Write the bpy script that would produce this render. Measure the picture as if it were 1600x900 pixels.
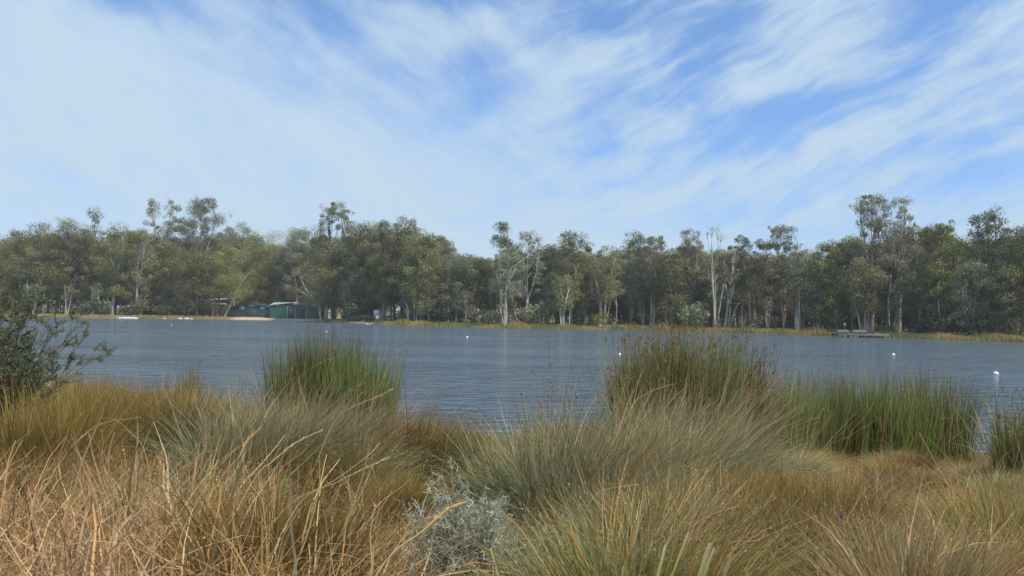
import bpy, math, random
import numpy as np
from mathutils import Vector, Matrix, Euler
R = math.radians
S = bpy.context.scene
COL = S.collection
for o in list(bpy.data.objects):
    bpy.data.objects.remove(o)

# ------------------------------------------------------------------ camera
F = 1280.0                       # focal length in photograph pixels (1600 wide)
cam = bpy.data.cameras.new("camera"); co = bpy.data.objects.new("camera", cam); COL.objects.link(co)
cam.sensor_width = 36.0; cam.lens = F / 1600 * 36.0
cam.clip_start = 0.05; cam.clip_end = 20000
EYE = Vector((0, 0, 3.0))
CR = Matrix.Rotation(R(90 + 1.91), 4, 'X') @ Matrix.Rotation(R(1.09), 4, 'Z')
co.matrix_world = Matrix.Translation(EYE) @ CR
S.camera = co
CR3 = CR.to_3x3()

# ------------------------------------------------------------------ sun, sky, exposure
SUN_EL, SUN_AZ = 56.0, 124.0      # azimuth clockwise from the view direction (+Y)
sl = bpy.data.lights.new("sun", 'SUN'); so = bpy.data.objects.new("sun", sl); COL.objects.link(so)
sl.energy = 4.2; sl.angle = R(0.9); sl.color = (1.0, 0.95, 0.87)
sd = Vector((math.sin(R(SUN_AZ)) * math.cos(R(SUN_EL)), math.cos(R(SUN_AZ)) * math.cos(R(SUN_EL)), math.sin(R(SUN_EL))))
so.rotation_euler = sd.to_track_quat('Z', 'Y').to_euler()
S.view_settings.view_transform = 'Standard'; S.view_settings.look = 'None'
S.view_settings.exposure = 0.18; S.view_settings.gamma = 1.0
S.cycles.max_bounces = 6; S.cycles.diffuse_bounces = 3; S.cycles.glossy_bounces = 3
S.cycles.transmission_bounces = 3; S.cycles.volume_bounces = 1
S.cycles.caustics_reflective = False; S.cycles.caustics_refractive = False
S.cycles.use_denoising = True; S.cycles.denoising_prefilter = 'ACCURATE'
S.cycles.sample_clamp_indirect = 4; S.cycles.sample_clamp_direct = 3


class NT:
    """Small helper over a node tree."""
    def __init__(s, tree): s.t = tree; s.n = tree.nodes; s.l = tree.links
    def node(s, typ, **kw):
        n = s.n.new(typ)
        for k, v in kw.items(): setattr(n, k, v)
        return n
    def put(s, sock, v):
        if isinstance(v, bpy.types.NodeSocket): s.l.new(v, sock)
        else: sock.default_value = v
    def m(s, op, a, b=0.0, c=None, clamp=False):
        n = s.node('ShaderNodeMath', operation=op); n.use_clamp = clamp
        s.put(n.inputs[0], a); s.put(n.inputs[1], b)
        if c is not None: s.put(n.inputs[2], c)
        return n.outputs[0]
    def noise(s, vec, scale, detail=4, rough=0.5, dist=0.0, out='Fac'):
        n = s.node('ShaderNodeTexNoise'); s.put(n.inputs['Vector'], vec)
        n.inputs['Scale'].default_value = scale; n.inputs['Detail'].default_value = detail
        n.inputs['Roughness'].default_value = rough; n.inputs['Distortion'].default_value = dist
        return n.outputs[out]
    def comb(s, x, y, z=0.0):
        n = s.node('ShaderNodeCombineXYZ'); s.put(n.inputs[0], x); s.put(n.inputs[1], y); s.put(n.inputs[2], z); return n.outputs[0]
    def mix(s, f, a, b, typ='MIX'):
        n = s.node('ShaderNodeMix', data_type='RGBA', blend_type=typ)
        s.put(n.inputs[0], f); s.put(n.inputs[6], a); s.put(n.inputs[7], b); return n.outputs[2]
    def mapping(s, vec, scale=(1, 1, 1), rot=(0, 0, 0), loc=(0, 0, 0)):
        n = s.node('ShaderNodeMapping'); s.put(n.inputs['Vector'], vec)
        n.inputs['Scale'].default_value = scale; n.inputs['Rotation'].default_value = rot; n.inputs['Location'].default_value = loc
        return n.outputs[0]
    def ramp(s, f, stops):
        n = s.node('ShaderNodeValToRGB'); s.put(n.inputs[0], f)
        e = n.color_ramp.elements
        while len(e) < len(stops): e.new(0.5)
        for q, (p, c) in zip(e, stops): q.position = p; q.color = (*c, 1)
        return n.outputs[0]
    def smooth(s, v, lo, hi):
        n = s.node('ShaderNodeMapRange', interpolation_type='SMOOTHSTEP'); s.put(n.inputs[0], v)
        n.inputs[1].default_value = lo; n.inputs[2].default_value = hi; return n.outputs[0]


def build_world():
    w = bpy.data.worlds.new("World"); S.world = w; w.use_nodes = True
    t = NT(w.node_tree); t.n.clear()
    out = t.node('ShaderNodeOutputWorld'); bg = t.node('ShaderNodeBackground'); bg.inputs[1].default_value = 0.15
    t.l.new(bg.outputs[0], out.inputs[0])
    sky = t.node('ShaderNodeTexSky', sky_type='NISHITA'); sky.sun_disc = False
    sky.sun_elevation = R(SUN_EL); sky.sun_rotation = R(SUN_AZ)
    sky.air_density = 1.0; sky.dust_density = 0.6; sky.ozone_density = 1.6
    tc = t.node('ShaderNodeTexCoord'); sp = t.node('ShaderNodeSeparateXYZ'); t.l.new(tc.outputs['Generated'], sp.inputs[0])
    az = t.m('ARCTAN2', sp.outputs[0], sp.outputs[1]); el = t.m('ARCSINE', sp.outputs[2])
    V = t.comb(az, el, 0.0)
    # slow warp of the directions so streaks curl
    wn = t.noise(V, 3.2, 3, 0.55, out='Color')
    vm = t.node('ShaderNodeVectorMath', operation='MULTIPLY_ADD'); t.l.new(wn, vm.inputs[0]); vm.inputs[1].default_value = (.17, .10, 0); t.l.new(V, vm.inputs[2])
    W = vm.outputs[0]
    def streak(deg, sx, sy, off, rough=0.62, detail=8):
        r = t.mapping(W, (1, 1, 1), (0, 0, R(-deg)))
        return t.noise(t.mapping(r, (sx, sy, 1), (0, 0, 0), (off, off * .7, 0)), 1.0, detail, rough)
    sr = t.m('ADD', t.m('MULTIPLY', streak(19, 3.2, 20, 3.1), .56), t.m('MULTIPLY', streak(26, 8, 56, 9.0), .44))
    sL = t.m('ADD', t.m('MULTIPLY', streak(-34, 3.5, 15, 5.3), .65), t.m('MULTIPLY', streak(-26, 9, 34, 1.7), .35))
    puff = t.noise(W, 13.0, 7, 0.62)
    side = t.smooth(az, -0.12, 0.16)
    mixn = t.m('ADD', t.m('MULTIPLY', sr, side), t.m('MULTIPLY', sL, t.m('SUBTRACT', 1.0, side)))
    nn = t.m('ADD', t.m('MULTIPLY', mixn, .74), t.m('MULTIPLY', puff, .26))
    amp = t.m('ADD', 3.3, t.m('MULTIPLY', side, 1.9))
    # cloud banks and clear gaps: (x, y, rx, ry, tilt, amount), in photograph pixels turned into directions
    blobs = [(380, 260, 560, 150, -6, .52), (120, 140, 260, 150, 0, .34), (520, 130, 130, 60, -40, .22), (640, 70, 140, 45, 10, .34),
             (560, 390, 620, 90, -4, .34), (1100, 400, 600, 45, 0, .3), (30, 290, 150, 60, 0, .3), (850, 120, 120, 90, 30, .25), (770, 55, 90, 26, -40, .30), (1230, 85, 170, 70, 24, .36),
             (1140, 150, 80, 35, 0, .20), (1400, 190, 380, 30, 17, .30), (1250, 250, 420, 26, 15, .22), (1130, 330, 260, 24, 10, .2), (1450, 130, 300, 18, 20, .25), (1010, 190, 60, 90, 0, .10), (1560, 25, 60, 40, 0, .35), (1020, 300, 200, 40, 12, .15),
             (205, 38, 120, 36, -28, -.85), (345, 8, 190, 30, -12, -.65), (500, 30, 110, 40, -45, -.40), (700, 5, 120, 24, 0, -.5),
             (745, 110, 60, 60, 35, -.36), (745, 170, 110, 30, 25, -.50), (890, 22, 110, 40, -20, -.60), (1425, 62, 130, 50, 28, -.85),
             (960, 238, 80, 22, 10, -.42), (1090, 100, 70, 60, 20, -.30), (1080, 165, 110, 24, -12, -.45), (1180, 195, 200, 22, 8, -.3), (1480, 225, 220, 20, 17, -.3), (455, 144, 44, 24, 0, -.26),
             (1190, 225, 190, 32, 14, -.42), (1380, 300, 90, 24, 14, -.2), (1080, 30, 110, 36, 10, -.35), (1500, 275, 200, 34, 18, -.34), (260, 225, 150, 12, 10, -.08),
             (720, 350, 60, 14, 5, -.20), (930, 360, 60, 20, 0, -.18), (1230, 320, 90, 22, 10, -.22)]
    tot = None
    Wb = t.node('ShaderNodeVectorMath', operation='MULTIPLY_ADD'); t.l.new(t.noise(V, 9.0, 4, .6, out='Color'), Wb.inputs[0])
    Wb.inputs[1].default_value = (.09, .06, 0); t.l.new(V, Wb.inputs[2])
    for (px, py, rx, ry, tilt, amt) in blobs:
        a0 = (px - 800) / F + .045; e0 = (492 - py) / F + .03
        c, s_ = math.cos(R(tilt)), math.sin(R(tilt))
        # local frame: rotate by -tilt then divide by radii, around the centre
        mp = t.node('ShaderNodeMapping', vector_type='TEXTURE'); t.l.new(Wb.outputs[0], mp.inputs[0])
        mp.inputs['Location'].default_value = (a0, e0, 0); mp.inputs['Rotation'].default_value = (0, 0, R(tilt))
        mp.inputs['Scale'].default_value = (rx / F, ry / F, 1)
        ln = t.node('ShaderNodeVectorMath', operation='LENGTH'); t.l.new(mp.outputs[0], ln.inputs[0])
        n = t.node('ShaderNodeMapRange', interpolation_type='SMOOTHSTEP'); t.l.new(ln.outputs['Value'], n.inputs[0])
        n.inputs[1].default_value = 1.35; n.inputs[2].default_value = 0.0; n.inputs[3].default_value = 0; n.inputs[4].default_value = amt
        tot = n.outputs[0] if tot is None else t.m('ADD', tot, n.outputs[0])
    cov = t.m('ADD', tot, t.m('MULTIPLY', t.m('SUBTRACT', nn, 0.5), amp))
    hz = t.smooth(el, 0.30, 0.0)
    cov = t.m('ADD', cov, t.m('MULTIPLY', hz, 0.12))
    dens = t.smooth(cov, -0.74, 0.74)
    dens = t.m('MULTIPLY', dens, 0.95)
    tint = t.mix(1.0, sky.outputs[0], t.mix(t.smooth(el, 0.0, 0.42), (.52, .68, .98, 1), (.74, .90, 1.08, 1)), 'MULTIPLY')
    cloud = t.mix(t.smooth(el, 0.0, 0.4), (3.2, 4.05, 4.85, 1), (3.3, 4.2, 5.1, 1))
    t.l.new(t.mix(dens, tint, cloud), bg.inputs[0])
build_world()

# ------------------------------------------------------------------ projection helpers
def unproj(px, py, D):
    """World point at depth D (along +Y) seen at photograph pixel (px, py)."""
    d = CR3 @ Vector(((px - 800) / F, (450 - py) / F, -1.0))
    return EYE + d * (D / d.y)
def proj(p):
    q = CR3.transposed() @ (Vector(p) - EYE)
    return 800 + F * q.x / -q.z, 450 - F * q.y / -q.z
def xat(px, D, z=1.0):
    """World x at depth D and height z that shows at pixel column px."""
    x = 0.0
    for _ in range(4):
        x += (px - proj((x, D, z))[0]) / F * D
    return x

# ------------------------------------------------------------------ terrain functions
NX = np.array([-60, -25, -12, -8, -4, 0, 4, 7.5, 12, 30, 60.]); NY = np.array([40, 30, 27, 23, 19.5, 18.6, 17.4, 16.4, 17.5, 22, 30.])
FX = np.array([-600, -147, -118, -92, -76, -62, -55, -47, -41, -31.6, 0, 36.6, 66, 89, 140, 600.])
FY = np.array([225, 235, 226, 248, 255, 246, 240, 226, 219, 202, 189, 195, 169, 142, 110, 60.])
def ysn(x): return np.interp(x, NX, NY)
def ysf(x): return np.interp(x, FX, FY)
def bumps(x, y):
    return (np.sin(x * 1.7 + 1.3) * np.sin(y * 1.3 + .4) * .05 + np.sin(x * 3.9 + y * 1.1) * np.sin(y * 3.1 - x * .6) * .025 + np.sin(x * .45 + .3) * np.cos(y * .5) * .06)
def height(x, y):
    x = np.asarray(x, float); y = np.asarray(y, float)
    sn, sf = ysn(x), ysf(x)
    mid = (sn + sf) / 2
    tn = np.clip(np.maximum(y, 0) / sn, 0, 3)
    near = 1.45 * (1 - tn ** 1.6) + bumps(x, y) * np.clip((sn - y) / 3, 0, 1)
    d = y - sf
    far = np.where(d < 0, d * .25, .75 * (1 - np.exp(-np.maximum(d, 0) / 5)) + np.clip((d - 12) / 300, 0, 1) * 2.0)
    far = far + np.sin(x * .21) * np.sin(y * .17) * .12 * np.clip(d / 10, 0, 1)
    return np.maximum(np.where(y < mid, near, far), -1.3)
def hz(x, y): return float(height(x, y))

# ------------------------------------------------------------------ materials
MATS = {}
def pmat(name, base=(.5, .5, .5), rough=.7, spec=.3, build=None, metallic=0.0):
    m = bpy.data.materials.new(name); m.use_nodes = True
    t = NT(m.node_tree); p = t.n['Principled BSDF']
    p.inputs['Base Color'].default_value = (*base, 1); p.inputs['Roughness'].default_value = rough
    p.inputs['Specular IOR Level'].default_value = spec; p.inputs['Metallic'].default_value = metallic
    if build: build(t, p)
    MATS[name] = m; return m
def objco(t): return t.node('ShaderNodeTexCoord').outputs['Object']
def foliage_mat(name, transl=.35, var=.25, scale=3.0, rough=.6):
    def b(t, p):
        at = t.node('ShaderNodeAttribute', attribute_name='tint'); oi = t.node('ShaderNodeObjectInfo')
        n = t.noise(objco(t), scale, 3, .6)
        f = t.m('ADD', t.m('MULTIPLY', t.m('SUBTRACT', n, .5), var * 2), 1.0)
        c = t.mix(1.0, at.outputs['Color'], t.comb(f, f, f), 'MULTIPLY')
        hs = t.node('ShaderNodeHueSaturation'); t.l.new(c, hs.inputs['Color'])
        t.l.new(t.m('ADD', .488, t.m('MULTIPLY', oi.outputs['Random'], .02)), hs.inputs['Hue'])
        t.l.new(t.m('ADD', .76, t.m('MULTIPLY', oi.outputs['Random'], .50)), hs.inputs['Value'])
        t.l.new(hs.outputs[0], p.inputs['Base Color'])
        tr = t.node('ShaderNodeBsdfTranslucent'); t.l.new(hs.outputs[0], tr.inputs[0])
        ms = t.node('ShaderNodeMixShader'); ms.inputs[0].default_value = transl
        t.l.new(p.outputs[0], ms.inputs[1]); t.l.new(tr.outputs[0], ms.inputs[2])
        t.l.new(ms.outputs[0], t.n['Material Output'].inputs[0])
    return pmat(name, rough=rough, spec=.25, build=b)
M_BLADE = foliage_mat("grass_blades", .35, .12, 6)
M_LEAF = foliage_mat("gum_leaves", .38, .30, .35, .5)
M_SHRUB = foliage_mat("shrub_leaves", .25, .2, 5, .45)
def bark(name, pale, dark, sc=1.2, thr=(.45, .62)):
    def b(t, p):
        n = t.noise(t.mapping(objco(t), (1, 1, .25)), sc, 5, .62)
        c = t.mix(t.smooth(n, *thr), (*pale, 1), (*dark, 1))
        t.l.new(c, p.inputs['Base Color'])
        bp = t.node('ShaderNodeBump'); bp.inputs[0].default_value = .5; t.l.new(t.noise(objco(t), 8, 4, .6), bp.inputs['Height']); t.l.new(bp.outputs[0], p.inputs['Normal'])
    return pmat(name, rough=.85, spec=.15, build=b)
M_BARK_PALE = bark("pale_gum_bark", (.50, .46, .39), (.30, .26, .21))
M_BARK_MID = bark("grey_gum_bark", (.36, .32, .27), (.17, .14, .12))
M_BARK_DARK = bark("dark_bark", (.10, .085, .07), (.05, .042, .036))
M_TWIG = bark("twig_bark", (.16, .13, .10), (.08, .065, .05), 8)

def terrain_mat():
    def b(t, p):
        g = t.node('ShaderNodeNewGeometry').outputs['Position']
        n1 = t.noise(g, .35, 6, .6); n2 = t.noise(g, 9, 5, .65); n3 = t.noise(g, 55, 3, .6)
        sand = t.mix(n2, (.30, .185, .115, 1), (.46, .315, .21, 1))
        lit = t.mix(n3, (.12, .085, .05, 1), (.30, .22, .13, 1))
        c = t.mix(t.smooth(n1, .42, .56), sand, lit)
        c = t.mix(t.m('MULTIPLY', t.smooth(n2, .45, .7), .5), c, lit)
        sp = t.node('ShaderNodeSeparateXYZ'); t.l.new(g, sp.inputs[0])
        far = t.smooth(sp.outputs[1], 90, 110)
        fc = t.mix(t.noise(g, .12, 5, .6), (.15, .12, .06, 1), (.26, .20, .12, 1))
        beach = (.44, .31, .20, 1)
        bx = t.m('MULTIPLY', t.smooth(sp.outputs[0], -92, -84), t.smooth(sp.outputs[0], -47, -53))
        fc = t.mix(bx, fc, t.mix(t.noise(g, .8, 4, .6), beach, (.50, .37, .25, 1)))
        c = t.mix(far, c, fc)
        wet = t.smooth(sp.outputs[2], .16, .02)
        c = t.mix(t.m('MULTIPLY', wet, .6), c, (.07, .055, .035, 1))
        t.l.new(c, p.inputs['Base Color'])
        bp = t.node('ShaderNodeBump'); bp.inputs[0].default_value = .6; bp.inputs[1].default_value = .05
        t.l.new(t.m('ADD', n2, t.m('MULTIPLY', n3, .4)), bp.inputs['Height']); t.l.new(bp.outputs[0], p.inputs['Normal'])
    return pmat("bank_soil", rough=.95, spec=.1, build=b)
def water_mat():
    def b(t, p):
        g = t.node('ShaderNodeNewGeometry').outputs['Position']
        big = t.noise(t.mapping(g, (.5, 1.6, 1)), .05, 4, .6)
        w1 = t.noise(t.mapping(g, (.55, 1.15, 1), (0, 0, R(8))), 1.0, 3, .5, .5)
        w2 = t.noise(t.mapping(g, (1.6, 3.6, 1), (0, 0, R(-10))), 1.5, 3, .6, .3)
        hgt = t.m('ADD', t.m('MULTIPLY', w1, 2.6), t.m('MULTIPLY', w2, .30))
        bp = t.node('ShaderNodeBump'); t.l.new(t.m('ADD', .30, t.m('MULTIPLY', t.smooth(big, .35, .65), .7)), bp.inputs[0]); bp.inputs[1].default_value = .60
        t.l.new(hgt, bp.inputs['Height']); t.l.new(bp.outputs[0], p.inputs['Normal'])
        p.inputs['IOR'].default_value = 1.333
    return pmat("lake_water", (.08, .11, .135), .13, .5, b)

# ------------------------------------------------------------------ mesh building
class MB:
    def __init__(s): s.v = []; s.q = []; s.t = []; s.c = []; s.n = 0
    def add(s, v, q=None, t=None, c=(1, 1, 1)):
        v = np.asarray(v, np.float32).reshape(-1, 3)
        if q is not None: s.q.append(np.asarray(q, np.int32).reshape(-1, 4) + s.n)
        if t is not None: s.t.append(np.asarray(t, np.int32).reshape(-1, 3) + s.n)
        c = np.asarray(c, np.float32)
        if c.ndim == 1: c = np.tile(c, (len(v), 1))
        s.v.append(v); s.c.append(c); s.n += len(v)
    def mesh(s, name, mat, smooth=False):
        v = np.concatenate(s.v); c = np.concatenate(s.c)
        q = np.concatenate(s.q) if s.q else np.zeros((0, 4), np.int32)
        t = np.concatenate(s.t) if s.t else np.zeros((0, 3), np.int32)
        me = bpy.data.meshes.new(name)
        me.vertices.add(len(v)); me.vertices.foreach_set('co', v.ravel())
        nl = q.size + t.size
        me.loops.add(nl); me.loops.foreach_set('vertex_index', np.concatenate([q.ravel(), t.ravel()]).astype(np.int32))
        me.polygons.add(len(q) + len(t))
        me.polygons.foreach_set('loop_start', np.concatenate([np.arange(len(q)) * 4, q.size + np.arange(len(t)) * 3]).astype(np.int32))
        if smooth: me.polygons.foreach_set('use_smooth', np.ones(len(q) + len(t), bool))
        me.update(calc_edges=True)
        a = me.color_attributes.new('tint', 'FLOAT_COLOR', 'POINT')
        a.data.foreach_set('color', np.concatenate([c, np.ones((len(c), 1), np.float32)], 1).astype(np.float32).ravel())
        me.materials.append(mat); return me
    def obj(s, name, mat, parent=None, smooth=False, **k):
        return link(name, s.mesh(name, mat, smooth), parent, **k)
    def box(s, a, b, c=(1, 1, 1), M=None):
        x0, y0, z0 = a; x1, y1, z1 = b
        v = [(x0, y0, z0), (x1, y0, z0), (x1, y1, z0), (x0, y1, z0), (x0, y0, z1), (x1, y0, z1), (x1, y1, z1), (x0, y1, z1)]
        if M is not None: v = [tuple(M @ Vector(p)) for p in v]
        s.add(v, q=[(0, 3, 2, 1), (4, 5, 6, 7), (0, 1, 5, 4), (1, 2, 6, 5), (2, 3, 7, 6), (3, 0, 4, 7)], c=c)
    def tube(s, pts, rad, sides=6, c=(1, 1, 1)):
        pts = np.asarray(pts, float); K = len(pts); rad = np.broadcast_to(np.asarray(rad, float), (K,))
        tg = np.gradient(pts, axis=0); tg /= np.linalg.norm(tg, axis=1)[:, None] + 1e-9
        ref = np.array([1., 0, 0]) if abs(tg[:, 0]).mean() < .7 else np.array([0, 1., 0])
        u = np.cross(tg, ref); u /= np.linalg.norm(u, axis=1)[:, None] + 1e-9
        w = np.cross(tg, u)
        a = np.arange(sides) / sides * 2 * np.pi
        ring = pts[:, None] + rad[:, None, None] * (np.cos(a)[None, :, None] * u[:, None] + np.sin(a)[None, :, None] * w[:, None])
        i = np.arange(K - 1)[:, None] * sides; j = np.arange(sides)[None]; jn = (j + 1) % sides
        q = np.stack([i + j, i + jn, i + sides + jn, i + sides + j], -1).reshape(-1, 4)
        v = np.concatenate([ring.reshape(-1, 3), pts[-1:] + tg[-1:] * rad[-1]])
        tip = K * sides; e = (K - 1) * sides
        tt = [(e + k, e + (k + 1) % sides, tip) for k in range(sides)]
        s.add(v, q=q, t=tt, c=c)

def link(name, me, parent=None, loc=None, rot=None, **k):
    o = bpy.data.objects.new(name, me); COL.objects.link(o)
    if parent: o.parent = parent
    if loc is not None: o.location = loc
    if rot is not None: o.rotation_euler = rot
    for a, b in k.items(): o[a] = b
    return o
def thing(name, label, cat, loc=(0, 0, 0), rz=0.0, group=None):
    o = link(name, None, None, loc, (0, 0, rz)); o['label'] = label; o['category'] = cat
    if group: o['group'] = group
    return o

def pal(rng, n, cols, jitter=.12):
    """n colours picked from a palette [(weight, rgb)...] with small variation."""
    w = np.array([c[0] for c in cols], float); w /= w.sum()
    c = np.array([c[1] for c in cols], float)[rng.choice(len(cols), n, p=w)]
    return np.clip(c * np.exp(rng.normal(0, jitter * 1.5, (n, 1))) * (1 + rng.normal(0, jitter * .35, (n, 3))), .01, .9)

def blades(mb, rng, base, L, th0, phi, bend, width, c0, c1, K=5, wig=0.0, kink=0.0, taper=.12, heads=None, sink=.03):
    """Curved ribbons. base n x 3, L length, th0 start lean, phi azimuth, bend extra lean to the tip; heads: (share, colour, size)."""
    n = len(base)
    seg = (L / K)[:, None]
    k = np.arange(K)[None]
    th = th0[:, None] + bend[:, None] * ((k + .5) / K) ** 1.5 + rng.normal(0, wig, (n, K))
    if kink:
        kk = rng.integers(1, K, n); amt = rng.normal(0, 1, n) * (rng.random(n) < .5) * kink
        th = th + (k >= kk[:, None]) * amt[:, None]
    ph = phi[:, None] + np.cumsum(rng.normal(0, wig * 1.2, (n, K)), 1)
    d = np.stack([np.sin(th) * np.cos(ph), np.sin(th) * np.sin(ph), np.cos(th)], -1) * seg[..., None]
    P = np.concatenate([np.zeros((n, 1, 3)), np.cumsum(d, 1)], 1) + base[:, None]
    P[:, 0, 2] -= sink
    a = rng.random(n) * np.pi * 2
    side = np.stack([np.cos(a), np.sin(a), rng.normal(0, .15, n)], -1)
    t = np.arange(K + 1) / K
    prof = np.where(t < .55, 1.0, 1 - (t - .55) / .45 * (1 - taper))
    off = side[:, None] * (width[:, None] * .5 * prof[None])[..., None]
    V = np.stack([P - off, P + off], 2).reshape(-1, 3)       # n,(K+1),2
    i = (np.arange(n)[:, None] * (K + 1) + np.arange(K)[None]) * 2
    q = np.stack([i, i + 1, i + 3, i + 2], -1).reshape(-1, 4)
    cc = c0[:, None] * (1 - t[None, :, None]) + c1[:, None] * t[None, :, None]
    C = np.repeat(cc[:, :, None], 2, 2).reshape(-1, 3)
    mb.add(V, q=q, c=C)
    if heads:
        share, hc, hs, hn, spread = heads
        sel = np.where(rng.random(n) < share)[0]
        if len(sel):
            m = hn
            tt = rng.random((len(sel), m)) * spread
            A = P[sel][:, -1]; B = P[sel][:, -2]
            pos = A[:, None] + (B - A)[:, None] * tt[..., None] + rng.normal(0, hs * .45, (len(sel), m, 3))
            ax = (A - B); ax /= np.linalg.norm(ax, axis=1)[:, None] + 1e-9
            dv = ax[:, None] * hs + rng.normal(0, hs * .55, (len(sel), m, 3))
            sv = rng.normal(0, hs * .33, (len(sel), m, 3))
            quad = np.stack([pos - dv * .5, pos + sv, pos + dv * .6, pos - sv], 2).reshape(-1, 3)
            qi = np.arange(len(sel) * m * 4).reshape(-1, 4)
            hcol = pal(rng, len(sel) * m, hc, .18)
            mb.add(quad, q=qi, c=np.repeat(hcol, 4, 0))
    return P

def disc(rng, n, r, squash=1.0):
    a = rng.random(n) * 2 * np.pi; q = np.sqrt(rng.random(n)) * r
    return np.stack([q * np.cos(a), q * np.sin(a) * squash, np.zeros(n)], -1), a, q

# palettes (surface colours)
STRAW = [(4, (.54, .325, .13)), (2.5, (.64, .45, .225)), (2.5, (.38, .20, .065)), (1, (.68, .56, .38)), (2.4, (.15, .085, .035)), (.5, (.30, .27, .11))]
GREYGREEN = [(4, (.225, .26, .115)), (3, (.15, .20, .07)), (2, (.38, .34, .20)), (1.4, (.48, .42, .29)), (1.2, (.09, .115, .045))]
GREEN = [(4, (.14, .24, .045)), (3, (.21, .28, .06)), (2, (.08, .14, .028)), (1, (.22, .18, .07)), (.8, (.34, .28, .16))]
GREENTIP = [(4, (.17, .20, .06)), (2, (.20, .13, .06)), (2, (.14, .09, .05)), (1, (.25, .20, .12))]
ORANGE = [(4, (.42, .21, .04)), (3, (.32, .19, .035)), (2, (.20, .17, .04)), (1, (.48, .30, .10)), (1, (.14, .17, .04))]
GOLD = [(4, (.44, .28, .10)), (2, (.34, .21, .06)), (2, (.52, .38, .20)), (1.2, (.22, .20, .06)), (1.6, (.40, .20, .05))]
OLIVE = [(4, (.17, .165, .05)), (3, (.24, .21, .07)), (2, (.11, .13, .04)), (1, (.33, .24, .09))]
BROWNHEAD = [(3, (.22, .12, .06)), (2, (.30, .17, .09)), (1, (.14, .08, .05))]
RUSTHEAD = [(3, (.36, .19, .05)), (2, (.28, .14, .04)), (1, (.42, .27, .10))]
STRAWHEAD = [(2, (.48, .36, .18)), (1, (.38, .27, .12))]

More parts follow.
